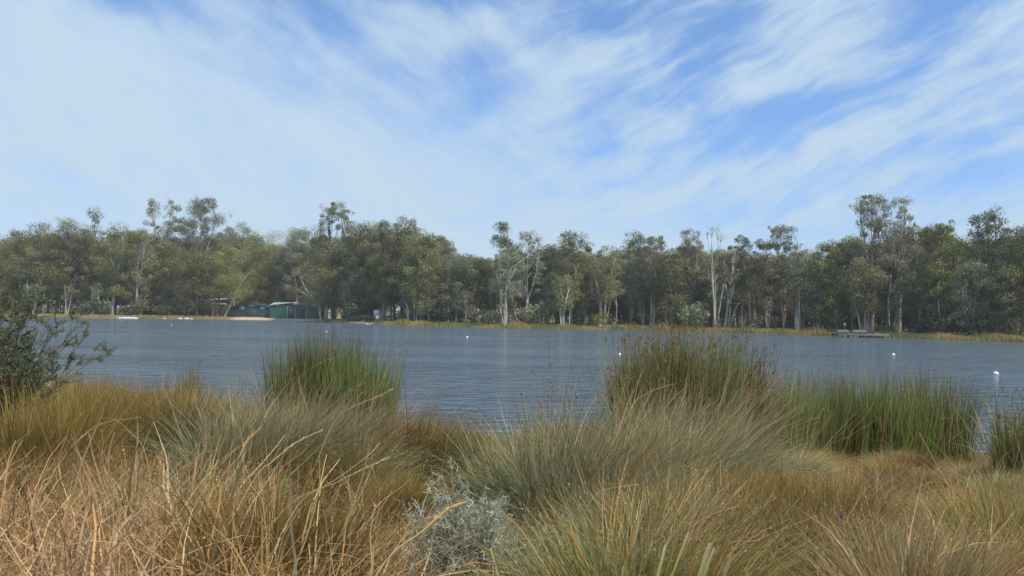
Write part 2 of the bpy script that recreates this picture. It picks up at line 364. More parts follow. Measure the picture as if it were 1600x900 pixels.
def clump(kind, rng, h, r, n=None):
    """One tussock of a kind: height h, foot radius r. Origin at its foot. Wind leans it to +X."""
    mb = MB()
    def go(n, rr, Lm, Ls, spread, lean, bend, bs, w, p0, p1, K=5, wig=.05, kink=0, heads=None, out=1.0, squash=.8, taper=.12):
        b, a, q = disc(rng, n, rr, squash)
        outl = q / max(rr, 1e-6)
        # outward splay plus wind
        vx = np.cos(a) * outl * spread * out + lean + rng.normal(0, spread * .6, n)
        vy = np.sin(a) * outl * spread * out + rng.normal(0, spread * .6, n)
        th = np.hypot(vx, vy); phi = np.arctan2(vy, vx)
        L = np.clip(rng.normal(Lm, Ls, n), Lm * .25, Lm * (1.15 if kind == 'straw' else 1.4))
        bd = np.abs(rng.normal(bend, bs, n))
        c0 = pal(rng, n, p0); c1 = pal(rng, n, p1)
        c1 = c0 * .35 + c1 * .65
        return blades(mb, rng, b, L, th, phi, bd, w * np.exp(np.clip(rng.normal(0, .42, n), -1, .75)), c0, c1, K, wig, kink, taper, heads)
    if kind == 'rush':       # dense upright green rushes, brown tips
        go(n or 1700, r, h * .76, h * .22, .08, .02, .08, .08, .011, GREEN, GREENTIP, 4, .02, heads=(.05, BROWNHEAD, .014, 7, .35))
        go(160, r * .9, h * .62, h * .2, .5, .12, .5, .3, .009, STRAW, STRAW, 5, .08)
    elif kind == 'sedge':    # tall mixed sedge with rusty seed heads
        go(n or 1500, r, h * .80, h * .19, .07, .03, .10, .10, .010, GREEN + [(2, (.24, .21, .09))], GREENTIP + [(3, (.30, .23, .12))], 5, .03, heads=(.22, BROWNHEAD, .016, 13, .25))
        go(420, r, h * .8, h * .2, .28, .14, .5, .3, .008, GREYGREEN, STRAW, 6, .06, heads=(.25, STRAWHEAD, .012, 9, .9))
    elif kind == 'stems':    # a few tall thin rush stems standing apart
        go(n or 90, r, h * .8, h * .2, .16, .02, .15, .15, .0065, GREEN + GREYGREEN, GREENTIP + STRAW, 5, .03, heads=(.5, STRAWHEAD + BROWNHEAD, .010, 12, .3))
    elif kind == 'poa':      # fine grey-green arching tussock
        go(int((n or 2300) * .8), r, h * .84, h * .24, .46, .22, .80, .5, .0054, GREYGREEN, GREYGREEN + [(2, (.46, .40, .25))], 6, .05, heads=(.015, STRAWHEAD, .006, 9, 1.))
        go(260, r * .6, h * 1.12, h * .15, .32, .34, .5, .3, .0045, STRAW, STRAW, 7, .05, heads=(.3, STRAWHEAD, .006, 16, 1.2))
    elif kind == 'straw':    # coarse bent dead stems
        go(n or 820, r * 1.5, h * 1.2, h * .35, 1.2, .10, 1.8, .9, .0062, STRAW, STRAW, 9, .16, 1.6, heads=(.03, STRAWHEAD, .006, 16, .9), taper=.3)
        go(1300, r * 1.4, h * .62, h * .28, 1.1, .05, 1.3, .8, .0045, STRAW, GOLD, 7, .20, 1.5)
        go(260, r * 1.3, h * .8, h * .3, 1.3, .0, .6, .9, .0055, [(1, (.66, .52, .33)), (1, (.56, .42, .25))], [(1, (.62, .46, .27))], 6, .10, 1.6)
        go(110, r * .8, h * .5, h * .15, .3, .0, .3, .3, .006, OLIVE, ORANGE, 4, .06)
        go(120, r * 1.4, h * 1.0, h * .3, 1.2, .1, 1.0, .9, .0075, [(1, (.62, .46, .27)), (1, (.44, .28, .12))], [(1, (.62, .46, .27))], 8, .12, 1.8)
    elif kind == 'orange':   # orange-green rush
        go(n or 2100, r, h * .85, h * .16, .34, .05, .28, .2, .0062, OLIVE, ORANGE, 5, .04, heads=(.14, RUSTHEAD, .006, 10, .3))
    elif kind == 'gold':     # low soft golden tussock
        go(n or 2400, r, h * .85, h * .25, .55, .08, .8, .4, .0045, GOLD + OLIVE, GOLD, 5, .07, heads=(.02, STRAWHEAD, .005, 8, .8))
        go(150, r * .8, h * 1.05, h * .2, .5, .1, .8, .4, .006, STRAW, STRAW, 6, .08, .5)
    elif kind == 'olive':    # yellowish olive tussock with rusty tips
        go(n or 2400, r, h * .85, h * .22, .45, .05, .55, .3, .0048, OLIVE, OLIVE + ORANGE, 5, .05, heads=(.08, RUSTHEAD, .007, 8, .5))
    elif kind == 'reed':     # right hand reeds standing in the water
        go(n or 1000, r, h * .76, h * .22, .10, .02, .08, .10, .011, [(w_, tuple(v * 1.35 for v in c_)) for w_, c_ in GREEN], GREENTIP, 4, .02, heads=(.08, BROWNHEAD, .014, 6, .25), squash=.6)
        go(70, r, h * .9, h * .2, .4, .0, .3, .3, .010, GREEN + STRAW, STRAW, 4, .05, .7)
        go(90, r, h * 1.05, h * .1, .08, .02, .05, .06, .006, BROWNHEAD + GREENTIP, BROWNHEAD, 4, .02)
    if kind in ('poa', 'orange', 'olive', 'gold'):     # dead and broken stems caught in the tuft
        go(90, r * 1.2, h * .85, h * .3, .8, .1, 1.0, .9, .0062, STRAW, STRAW, 6, .12, 1.5)
        go(140, r * 1.5, h * .55, h * .25, 1.0, .0, .8, .8, .0042, STRAW + OLIVE, STRAW, 5, .2, 1.4)
    return mb.mesh(kind + "_tussock", M_BLADE)

# ------------------------------------------------------------------ setting: ground and lake
def build_terrain():
    def axis(segs):
        out = []
        for a, b, st in segs: out += list(np.arange(a, b, st))
        return np.array(out + [segs[-1][1]])
    xs = axis([(-6000, -1000, 1000), (-1000, -300, 100), (-300, -160, 12), (-160, -24, 4), (-24, 24, .4), (24, 160, 4), (160, 300, 12), (300, 1000, 100), (1000, 6000, 1000)])
    ys = axis([(-400, -40, 60), (-40, -4, 4), (-4, 30, .4), (30, 125, 6), (125, 275, 2.0), (275, 420, 12), (420, 1000, 80), (1000, 9000, 1000)])
    X, Y = np.meshgrid(xs, ys)
    Z = height(X, Y)
    Z = np.where(Y < 0, 1.45 + bumps(X, Y) * 1.0, Z)
    mb = MB(); nx, ny = len(xs), len(ys)
    i = np.arange(ny - 1)[:, None] * nx + np.arange(nx - 1)[None]
    q = np.stack([i, i + 1, i + nx + 1, i + nx], -1).reshape(-1, 4)
    mb.add(np.stack([X, Y, Z], -1).reshape(-1, 3), q=q)
    mb.obj('ground', terrain_mat(), smooth=True, kind='structure')
    w = MB(); xs = np.array([-620, -200, -60, -20, 0, 20, 60, 200, 620.]); ys = np.array([14, 40, 80, 150, 262.])
    X, Y = np.meshgrid(xs, ys); i = np.arange(4)[:, None] * 9 + np.arange(8)[None]
    w.add(np.stack([X, Y, X * 0], -1).reshape(-1, 3), q=np.stack([i, i + 1, i + 10, i + 9], -1).reshape(-1, 4))
    w.obj('water', water_mat(), kind='structure')
build_terrain()

PXS = [-120, 0, 130, 250, 330, 400, 500, 545, 600, 800, 1040, 1300, 1600, 1720]
DSH = [237, 235, 226, 245, 252, 255, 240, 221, 202, 189, 195, 169, 142, 134]
def dshore(px): return float(np.interp(px, PXS, DSH))

# ------------------------------------------------------------------ far trees
LEAF_OLIVE = [(4, (.105, .115, .045)), (2, (.135, .135, .05)), (2, (.075, .09, .04)), (1, (.17, .15, .06))]
LEAF_GREY = [(4, (.115, .125, .075)), (2, (.15, .155, .10)), (2, (.08, .09, .055))]
LEAF_DARK = [(4, (.062, .076, .034)), (2, (.085, .10, .04)), (2, (.05, .06, .032))]
LEAF_LIME = [(4, (.118, .128, .038)), (2, (.10, .115, .035)), (1, (.15, .145, .055))]
LEAF_RUST = [(3, (.16, .125, .07)), (3, (.11, .115, .055)), (1, (.22, .14, .08))]
for _p in (LEAF_OLIVE, LEAF_GREY, LEAF_DARK, LEAF_LIME, LEAF_RUST):
    _p[:] = [(w_, (c_[0] * 1.95, c_[1] * 1.88, c_[2] * 1.8)) for w_, c_ in _p]
PALS = dict(o=LEAF_OLIVE, g=LEAF_GREY, d=LEAF_DARK, l=LEAF_LIME, r=LEAF_RUST)
BARKS = dict(p=M_BARK_PALE, m=M_BARK_MID, d=M_BARK_DARK)

def leaf_cloud(mb, rng, cen, rl, n, pal_, size, flat=.75, shell=.5, droop=1.0):
    """n hanging leaf sprays round each lobe centre."""
    m = len(cen)
    d = rng.normal(0, 1, (m, n, 3)); d /= np.linalg.norm(d, axis=2)[..., None]
    r = rl[:, None] * (shell + (1.05 - shell) * rng.random((m, n)) ** .7)
    r *= 1 + .22 * np.sin(d[..., 0] * 5 + cen[:, None, 0]) * np.cos(d[..., 2] * 6 + cen[:, None, 1])
    P = cen[:, None] + d * r[..., None] * np.array([1, 1, flat])
    P = P.reshape(-1, 3); k = len(P)
    # sprays lie roughly along the clump's surface and hang down it
    dn = d.reshape(-1, 3) + rng.normal(0, .42, (k, 3)); dn /= np.linalg.norm(dn, axis=1)[:, None]
    ax = rng.normal(0, .55, (k, 3)); ax[:, 2] -= droop; ax -= dn * (ax * dn).sum(1)[:, None]; ax /= np.linalg.norm(ax, axis=1)[:, None] + 1e-9
    sd = np.cross(ax, dn)
    s = size * rng.uniform(.6, 1.3, k)[:, None]
    q = np.stack([P - ax * s * .5, P + sd * s * .27, P + ax * s * .5, P - sd * s * .27], 1).reshape(-1, 3)
    lobe = rng.normal(1, .17, (m, 1)).repeat(n, 1).reshape(-1, 1)
    c = np.clip(pal(rng, k, pal_, .10) * lobe, .01, .8)
    mb.add(q, q=np.arange(k * 4).reshape(-1, 4), c=np.repeat(c, 4, 0))

def curve(a, b, rng, k=6, wob=.06, sag=0.0):
    a = np.array(a, float); b = np.array(b, float); t = np.linspace(0, 1, k)[:, None]
    L = np.linalg.norm(b - a)
    mid = (a + b) / 2 + rng.normal(0, wob * L, 3); mid[2] += sag * L
    return (1 - t) ** 2 * a + 2 * t * (1 - t) * mid + t ** 2 * b

def gum(rng, H, W, cb=.35, style='round', pal_='o', dens=1.0, lean=0.0, tr=None):
    """Trunk mesh builder and crown mesh builder of one gum tree."""
    T = MB(); Cn = MB()
    r0 = (tr or 1.0) * (.0115 * H + .07)
    cb *= .7 if style in ('round', 'spread') else (.74 if style in ('open', 'twin', 'wispy', 'narrow') else 1)
    if style == 'narrow': nl = 1
    elif style == 'twin': nl = 2
    else: nl = int(rng.integers(2, 4))
    fz = H * rng.uniform(.22, .38)
    fork = np.array([lean * fz, rng.normal(0, .02 * H), fz])
    base = curve((0, 0, -.6), fork, rng, 7, .05)
    T.tube(base, np.linspace(r0 * 1.25, r0 * .8, 7), 7)
    leaders = []
    for i in range(nl):
        off = (i - (nl - 1) / 2) / max(1, nl - 1) * W * .45 if nl > 1 else 0
        top = np.array([lean * H * .8 + off + rng.normal(0, W * .05), rng.normal(0, W * .12), H * rng.uniform(.78, .9)])
        c = curve(fork, top, rng, 10, .07, .0); leaders.append(c)
        T.tube(c, np.linspace(r0 * (.78 if nl == 1 else .58), r0 * .10, 10), 6)
    z0 = cb * H
    nlobe = dict(round=44, open=72, spread=46, narrow=26, twin=58, umbrella=30, wispy=54, dead=12, ball=62)[style]
    cen = []
    tries = 0
    while len(cen) < nlobe and tries < 4000:
        tries += 1
        z = rng.uniform(z0, H * .965); u = (z - z0) / (H * .965 - z0)
        if style == 'umbrella':
            if u < .55 and rng.random() < .75: continue
            prof = (.35 if u < .6 else 1.0) * math.sqrt(max(0, 1 - max(0, (u - .75) / .28) ** 2))
        elif style in ('spread',): prof = math.sqrt(max(.02, 1 - (max(0, u - .45) / .58) ** 2)) * (1 if u > .4 else .7 + .6 * u)
        elif style == 'narrow': prof = math.sin(math.pi * min(.98, .18 + u * .8)) ** .7
        else: prof = math.sqrt(max(.02, 1 - ((u - .45) / .60) ** 2))
        a = rng.uniform(0, 2 * math.pi); rr = W / 2 * prof * math.sqrt(rng.uniform(.05, 1)) * .86
        if style == 'twin':
            s = 1 if rng.random() < .5 else -1
            p = np.array([lean * z + s * W * .27 + math.cos(a) * rr * .42, math.sin(a) * rr * .6, z])
        else: p = np.array([lean * z + math.cos(a) * rr, math.sin(a) * rr, z])
        md = W * (.085 if style in ('open', 'umbrella', 'wispy', 'dead', 'twin', 'ball') else .11)
        if any(np.linalg.norm(p - q) < md for q in cen): continue
        cen.append(p)
    cen = np.array(cen)
    k = dict(round=.165, open=.118, spread=.17, narrow=.24, twin=.125, umbrella=.12, wispy=.09, dead=.05, ball=.11)[style]
    rl = W * k * rng.uniform(.55, 1.45, len(cen))
    rl = np.minimum(rl, 3.4)
    for p, rr in zip(cen, rl):
        L = leaders[int(np.argmin([np.linalg.norm(l[len(l) // 2:, :2].mean(0) - p[:2]) for l in leaders]))]
        cand = L[(L[:, 2] < p[2] - .03 * H)]
        a = cand[min(len(cand) - 1, int(len(cand) * rng.uniform(.6, 1.0)))] if len(cand) else L[0]
        c = curve(a, p, rng, 6, .10, .04)
        T.tube(c, np.linspace(r0 * (.2 if style != 'dead' else .16), r0 * .04, 6), 5)
        if style in ('open', 'dead', 'wispy', 'umbrella'):
            for _ in range(3 if style != 'dead' else 6):
                e = p + rng.normal(0, 1, 3) * rr * (.8 if style != 'dead' else 2.2); e[2] = abs(e[2] - p[2]) * .8 + p[2]
                T.tube(curve(c[3], e, rng, 4, .1), np.linspace(r0 * .08, .02, 4), 4)
    if style != 'dead' or dens > 1.5:
        area = float(np.mean(rl ** 2))
        n = int(np.clip(area * 88 * dens, 50, 480))
        leaf_cloud(Cn, rng, cen, rl, n, PALS[pal_], .36 if style in ('round', 'spread') else .33)
        if style != 'dead':    # loose wisps between the clumps
            c2 = cen[rng.integers(0, len(cen), 26)] * 1.0 + rng.normal(0, 1, (26, 3)) * np.array([W * .10, W * .10, W * .10])
            c2[:, 2] = np.minimum(c2[:, 2], H - .8)
            leaf_cloud(Cn, rng, c2, np.full(26, min(1.2, W * .08)), 50, PALS[pal_], .33, 1.0, .2)
    else:
        leaf_cloud(Cn, rng, cen, rl * 2.0, 16, LEAF_RUST, .35, 1.0, .1)
    return T, Cn

# px, top y, half width px, metres behind the waterline, crown bottom share, style, foliage, bark, lean, label
TREES = [
 (-12, 372, 46, 14, .25, 'spread', 'o', 'm', 0, "broad olive gum cut by the left edge of the photo, behind the near dark shrub"),
 (32, 357, 36, 22, .28, 'round', 'o', 'm', 0, "rounded olive gum above the near dark shrub, second crown from the left edge"),
 (70, 349, 38, 16, .25, 'spread', 'o', 'm', .02, "wide dull green gum at far left, left of the small spire-topped crown"),
 (112, 342, 34, 20, .25, 'round', 'o', 'd', 0, "dense green gum directly left of the small spire-topped crown"),
 (143, 320, 17, 34, .45, 'narrow', 'g', 'm', 0, "narrow grey-green spire of a gum poking above the far left canopy"),
 (176, 350, 33, 12, .30, 'round', 'l', 'p', 0, "yellowish green gum with a straight pale trunk, right of the spire-topped crown"),
 (212, 356, 27, 10, .42, 'open', 'o', 'p', 0, "slim gum with long pale trunk above the tan bank, left of the twin-headed gum"),
 (250, 305, 27, 30, .52, 'twin', 'g', 'm', 0, "tall gum with two separate narrow heads standing clear of the canopy"),
 (258, 378, 30, 14, .2, 'spread', 'o', 'd', 0, "low dense gum in front of the twin-headed gum, dark at its foot"),
 (311, 306, 40, 26, .38, 'open', 'g', 'm', 0, "tall broad gum with a flat-topped open crown, highest on the left half"),
 (304, 396, 34, 8, .22, 'spread', 'o', 'd', -.02, "mid-height olive gum on dark trunks at the waterside, left of the green sheds"),
 (366, 340, 38, 30, .30, 'round', 'o', 'm', 0, "rounded green gum right of the tall flat-topped crown, behind the dark green shed"),
 (346, 388, 40, 7, .24, 'spread', 'l', 'd', .10, "leaning olive gum with pale limbs beside the left end of the dark green shed"),
 (430, 362, 42, 52, .22, 'round', 'o', 'm', 0, "low rounded gum seen above the gap between the two green sheds"),
 (402, 402, 40, 44, .18, 'spread', 'l', 'p', 0, "short yellow-green gum right behind the roof of the dark green shed"),
 (463, 352, 32, 48, .30, 'open', 'g', 'm', 0, "small open-crowned grey gum left of the ball-headed gum"),
 (522, 313, 31, 16, .50, 'ball', 'g', 'd', .0, "tall gum with a round ball-shaped head standing above its neighbours"),
 (505, 368, 44, 8, .25, 'spread', 'o', 'd', .02, "stout gum with a thick dark trunk at the right end of the green sheds"),
 (566, 350, 40, 18, .25, 'spread', 'o', 'm', 0, "wide dense green gum just right of the ball-headed gum"),
 (600, 345, 32, 26, .30, 'round', 'o', 'm', 0, "domed olive gum behind the white board on the bank"),
 (632, 336, 34, 22, .35, 'open', 'o', 'd', 0, "tall gum with ragged sprays on top, right of the white board"),
 (655, 365, 36, 9, .25, 'spread', 'o', 'd', .05, "dark-trunked olive gum at the reedy edge, centre left"),
 (690, 366, 29, 26, .38, 'open', 'g', 'm', 0, "thin greyish crown where the skyline steps down, left of centre"),
 (715, 398, 34, 12, .18, 'spread', 'g', 'p', .04, "low weeping grey gum at the lowest dip of the skyline"),
 (745, 402, 30, 20, .25, 'round', 'o', 'm', 0, "short olive gum just left of the many-stemmed white gum"),
 (783, 345, 20, 16, .48, 'narrow', 'g', 'p', .0, "narrow-headed gum at photo centre rising above the white many-stemmed trunks"),
 (790, 392, 30, 5, .48, 'wispy', 'g', 'p', .03, "gum with bright white forked stems at the reed edge near photo centre"),
 (825, 358, 27, 14, .40, 'wispy', 'g', 'p', .02, "gum with a tufted ragged top just right of photo centre"),
 (852, 385, 32, 22, .22, 'round', 'd', 'm', 0, "dense dark gum between the tufted top and the domed green crown"),
 (893, 364, 34, 12, .24, 'round', 'o', 'm', 0, "large domed green gum above the short bright white trunk"),
 (879, 430, 20, 5, .40, 'open', 'o', 'p', .02, "small gum on a short bright white split trunk at the reed edge"),
 (948, 380, 30, 9, .42, 'open', 'o', 'p', .05, "gum with a big pale Y-shaped fork, crown tilted right"),
 (925, 402, 26, 18, .22, 'round', 'o', 'm', 0, "short olive gum filling the dip left of the Y-forked gum"),
 (990, 361, 29, 18, .40, 'open', 'g', 'm', 0, "grey-green open gum with a dark crooked trunk"),
 (1022, 366, 26, 12, .40, 'open', 'o', 'p', 0, "upright gum with slim double trunk left of the lumpy-topped gum"),
 (1050, 392, 34, 9, .25, 'spread', 'o', 'm', 0, "spreading bright olive gum with pale low limbs at the bank"),
 (1077, 356, 27, 20, .40, 'open', 'o', 'm', 0, "lumpy-topped gum immediately left of the bare dead-topped tree"),
 (1116, 352, 23, 8, .50, 'dead', 'r', 'm', .0, "tall nearly bare tree of thin purplish-grey twigs against the sky"),
 (1139, 380, 20, 12, .36, 'wispy', 'g', 'p', .06, "thin grey gum with leaning pale stem right of the bare tree"),
 (1160, 364, 20, 20, .55, 'open', 'd', 'm', 0, "small dark tufted crown on a bare stem right of the dead-topped tree"),
 (1196, 374, 29, 12, .28, 'round', 'o', 'd', 0, "dense dark olive gum left of the umbrella-topped gum"),
 (1226, 347, 26, 22, .45, 'umbrella', 'g', 'm', .0, "thin gum with a flat umbrella-like top and sky showing through"),
 (1250, 388, 30, 14, .25, 'open', 'g', 'p', 0, "low open gum just right beneath the umbrella-topped gum"),
 (1292, 378, 34, 12, .22, 'spread', 'o', 'd', 0, "wide olive gum behind the left end of the grey jetty"),
 (1330, 366, 33, 20, .25, 'round', 'o', 'm', 0, "rounded olive gum directly above the grey jetty"),
 (1362, 300, 36, 14, .45, 'open', 'g', 'm', 0, "tallest gum of the right side, left of its pair, airy crown above the jetty"),
 (1407, 302, 30, 18, .36, 'open', 'g', 'm', .0, "tall airy gum touching the tallest one on its right side"),
 (1350, 405, 34, 6, .30, 'spread', 'o', 'p', -.05, "small olive gum with thin leaning pale stems behind the jetty"),
 (1440, 345, 30, 10, .28, 'round', 'o', 'm', 0, "green gum in the notch right of the tall airy pair"),
 (1478, 344, 37, 9, .22, 'spread', 'l', 'd', 0, "big dense bright green gum, broadest crown on the right side"),
 (1546, 319, 35, 14, .48, 'open', 'd', 'd', 0, "tall dark lacy gum near the right edge with clumped foliage"),
 (1520, 410, 32, 6, .22, 'spread', 'g', 'm', .03, "short weeping grey-green gum at the bank below the dark lacy gum"),
 (1585, 352, 30, 16, .30, 'open', 'd', 'd', 0, "dark gum at the right edge beside the lacy one"),
 (1618, 350, 38, 10, .25, 'spread', 'o', 'd', 0, "olive gum cut off by the right edge of the photo"),
 (1572, 420, 30, 7, .2, 'spread', 'o', 'm', 0, "low olive gum beside the bank at far right, under the darker crowns"),
]
SKY_PX = [-80, 0, 60, 120, 200, 290, 350, 385, 405, 430, 480, 560, 640, 700, 740, 780, 830, 893, 935, 990, 1075, 1150, 1230, 1275, 1330, 1440, 1500, 1600, 1680]
SKY_Y = [372, 368, 356, 352, 360, 350, 350, 352, 374, 366, 362, 356, 350, 374, 396, 385, 372, 374, 398, 374, 376, 384, 388, 390, 362, 352, 362, 362, 350]

def section(px):
    for lim, nm in ((200, 'at far left'), (350, 'left of the sheds'), (500, 'behind the sheds'), (620, 'around the white board'), (760, 'at the low dip of the skyline'), (900, 'around the white-stemmed gum'), (1060, 'around the Y-forked gum'), (1200, 'around the bare-topped tree'), (1300, 'left of the jetty'), (1420, 'behind the jetty')):
        if px < lim: return nm
    return 'at far right'
# limbs one can follow in the photograph: px, py, radius in photograph pixels, at their tree's depth
LIMBS = {
 790: ('p', [[(788, 503, 3.6), (789, 470, 3.0), (791, 440, 2.4), (797, 420, 1.9), (815, 408, 1.3), (827, 399, .7)], [(786, 480, 2.4), (781, 450, 1.8), (776, 430, 1.3), (770, 412, .7)], [(790, 458, 2.0), (797, 437, 1.6), (806, 420, .8)], [(788, 490, 2.2), (781, 481, 1.6), (776, 476, .8)]]),
 879: ('p', [[(879, 504, 3.8), (881, 485, 3.0), (884, 470, 2.4), (889, 452, 1.4)], [(877, 500, 2.4), (875, 482, 2.2), (879, 465, 1.6), (875, 448, .8)]]),
 948: ('p', [[(937, 490, 4.2), (938, 470, 3.6), (934, 452, 2.5), (930, 436, 1.9), (928, 420, 1.0)], [(938, 470, 3.2), (950, 449, 2.3), (957, 430, 1.9), (958, 412, 1.4), (966, 396, .8)]]),
 1116: ('p', [[(1117, 506, 2.6), (1116, 480, 2.2), (1114, 455, 2.0), (1112, 430, 1.6), (1113, 400, 1.2), (1112, 375, .6)], [(1118, 490, 1.6), (1127, 466, 1.4), (1131, 443, .8)], [(1113, 445, 1.3), (1121, 428, .7)]]),
 1139: ('p', [[(1139, 506, 2.6), (1141, 472, 2.5), (1145, 450, 2.0), (1150, 436, 1.0)], [(1140, 492, 2.2), (1150, 479, 1.7), (1156, 473, .8)]]),
 505: ('p', [[(503, 498, 4.0), (498, 482, 3.2), (490, 468, 2.5), (480, 455, 2.0), (470, 436, 1.3), (466, 424, .6)], [(490, 468, 1.7), (480, 460, 1.3), (464, 453, .6)], [(509, 498, 4.5), (512, 484, 2.5), (508, 474, 1.0)]]),
 346: ('m', [[(350, 492, 2.8), (362, 472, 2.2), (373, 450, 1.8), (385, 430, 1.2), (396, 423, .7)], [(352, 440, 1.4), (364, 410, 1.3), (373, 394, .6)], [(340, 494, 2.2), (336, 470, 1.6), (330, 452, .8)]]),
 212: ('p', [[(213, 494, 2.4), (214, 470, 2.0), (213, 440, 1.8), (212, 415, 1.3), (208, 390, .7)]]),
 1350: ('p', [[(1345, 516, 2.2), (1342, 497, 1.6), (1338, 484, 1.2), (1335, 474, .6)], [(1356, 516, 1.8), (1357, 490, 1.5), (1358, 470, .9)]]),
 1478: ('p', [[(1471, 505, 2.6), (1467, 480, 2.0), (1466, 455, 1.5), (1468, 438, .8)]]),
 1407: ('m', [[(1390, 516, 2.8), (1387, 480, 3.0), (1390, 455, 2.6), (1392, 430, 1.8)], [(1405, 516, 1.9), (1404, 490, 1.6), (1406, 460, 1.0)]]),
 990: ('m', [[(987, 498, 3.2), (985, 476, 2.6), (982, 462, 2.3), (988, 446, 1.6), (985, 428, 1.0)], [(984, 468, 1.8), (996, 455, 1.2), (1000, 447, .6)]]),
 1022: ('p', [[(1017, 500, 2.4), (1018, 470, 2.0), (1020, 445, 1.4)], [(1018, 482, 1.4), (1025, 462, .9)]]),
 1050: ('m', [[(1040, 500, 2.4), (1042, 478, 2.0), (1040, 460, 1.2)], [(1041, 488, 1.8), (1052, 470, 1.2), (1058, 460, .7)]]),
 566: ('p', [[(543, 500, 1.9), (541, 482, 1.7), (538, 462, 1.6), (536, 452, .9)]]),
 655: ('p', [[(637, 502, 2.2), (638, 486, 1.8), (634, 472, 1.0)], [(649, 502, 2.0), (652, 484, 1.4), (648, 470, .8)]]),
 1196: ('m', [[(1173, 508, 2.0), (1171, 480, 1.6), (1170, 462, .9)]]),
 258: ('m', [[(240, 494, 1.8), (239, 470, 1.4), (237, 450, .8)]]),
 304: ('p', [[(307, 494, 2.2), (308, 468, 1.6), (304, 440, 1.0)], [(332, 494, 1.8), (334, 470, 1.4), (331, 455, .8)]]),
}
def build_trees():
    for i, (px, ty, hw, off, cb, st, pl, bk, lean, lab) in enumerate(TREES):
        rng = np.random.default_rng(100 + i)
        D = dshore(px) + off; x = xat(px, D, 4); g = hz(x, D)
        H = unproj(px, ty, D).z - g; W = 2 * hw * D / F * 1.08
        T, Cn = gum(rng, H, W, cb, st, pl, 1.0, lean)
        # keep the crown above its pixel column although the trunk leans
        t = thing('gum_tree' if st != 'dead' else 'dead_tree', lab, 'tree', (x - lean * H * .6, D, g), 0, 'gum trees along the far bank')
        T.obj('trunk', BARKS[bk], t, smooth=True); Cn.obj('crown', M_LEAF, t)
        if px in LIMBS:
            bk2, polys = LIMBS[px]
            for pl_ in polys:
                P = []; Rr = []
                Dl = D - .8
                for j, (a, b_, r_) in enumerate(pl_):
                    q = np.array(unproj(a, b_, Dl + .25 * j * (1 if a > px else -1) * .5)); P.append(q - np.array(t.location)); Rr.append(r_ * Dl / F * .62)
                P = np.array(P)
                if pl_[0][1] > 486: P[0][2] = min(P[0][2], -.3)
                u = np.linspace(0, len(P) - 1, len(P) * 3); i0 = np.minimum(u.astype(int), len(P) - 2); f_ = (u - i0)[:, None]
                Q = P[i0] * (1 - f_) + P[i0 + 1] * f_; Q[1:-1] = (Q[:-2] + Q[1:-1] * 2 + Q[2:]) / 4
                Q[1:-1] += rng.normal(0, .05, Q[1:-1].shape)
                m_ = MB(); m_.tube(Q, np.interp(u, np.arange(len(P)), Rr), 6); m_.obj('limb', BARKS[bk2], t, smooth=True)
    # rows behind: a few individuals copied
    rng = np.random.default_rng(77)
    protos = []
    for k, (st, pl) in enumerate([('round', 'o'), ('spread', 'o'), ('round', 'd'), ('open', 'g'), ('spread', 'g'), ('round', 'r'), ('spread', 'l'), ('open', 'o')]):
        T, Cn = gum(np.random.default_rng(500 + k), 20, 13, .22, st, pl, 1.0, 0)
        protos.append((T.mesh('trunk', BARKS['mmpd'[k % 4]], True), Cn.mesh('crown', M_LEAF)))
    def lab(px):
        if px < 200: return "olive gum in the rows behind the front trees at far left"
        if px < 345: return "gum in the rows behind the trees left of the green sheds"
        if px < 500: return "gum in the rows of forest rising behind the green sheds"
        if px < 760: return "gum in the rows behind the front trees left of the centre white trunks"
        if px < 1100: return "gum in the rows behind the front trees right of photo centre"
        if px < 1300: return "gum in the rows behind the dead-topped and umbrella-topped trees"
        if px < 1460: return "gum in the rows behind the tall airy pair above the jetty"
        return "gum in the rows behind the big green and dark lacy gums at far right"
    px = -70; j = 0
    while px < 1680:
        for row in range(2):
            p = px + rng.uniform(-9, 9) + row * 14
            D = dshore(p) + (28, 44)[row] + rng.uniform(-5, 7)
            if 340 < p < 510: D += 22
            ty = np.interp(p, SKY_PX, SKY_Y) + rng.uniform(4, 26) + row * 3
            x = xat(p, D, 5); g = hz(x, D)
            H = unproj(p, ty, D).z - g; s = H / 20; w = rng.uniform(.75, 1.1) * min(s, 1.25)
            a, b = protos[j % 8]; j += int(rng.integers(1, 4))
            t = thing('gum_tree', lab(p), 'tree', (x, D, g), rng.uniform(0, 6.28), 'back rows of gum trees, ' + lab(p)[:40])
            t['group'] = lab(p).replace('olive gum', 'gums').replace('gum in', 'gums in'); t.scale = (w, w, s)
            link('trunk', a, t); link('crown', b, t)
        px += 27
    # waterside saplings and pale poles
    def sap(k, h):
        T = MB(); Cn = MB(); r = np.random.default_rng(800 + k)
        for q in range(3 if k % 2 else 1):
            b = np.array([r.normal(0, .35), r.normal(0, .3), 0]); e = b + np.array([r.normal(0, .10) * h, r.normal(0, .05) * h, h * r.uniform(.75, 1)])
            c = curve(b - [0, 0, .4], e, r, 8, .05); T.tube(c, np.linspace(.15, .035, 8), 5)
            for _ in range(5):
                s_ = c[int(r.integers(3, 7))]; f = s_ + np.array([r.normal(0, 1.1), r.normal(0, .8), r.uniform(.8, 2.2)])
                T.tube(curve(s_, f, r, 4, .1), np.linspace(.055, .02, 4), 4)
                leaf_cloud(Cn, r, f[None], np.array([.95]), 60, LEAF_GREY if k % 2 else LEAF_OLIVE, .36, .9, .2)
        return T.mesh('trunk', BARKS['pmp'[k % 3]], True), Cn.mesh('crown', M_LEAF)
    saps = [sap(k, 8.5) for k in range(6)]
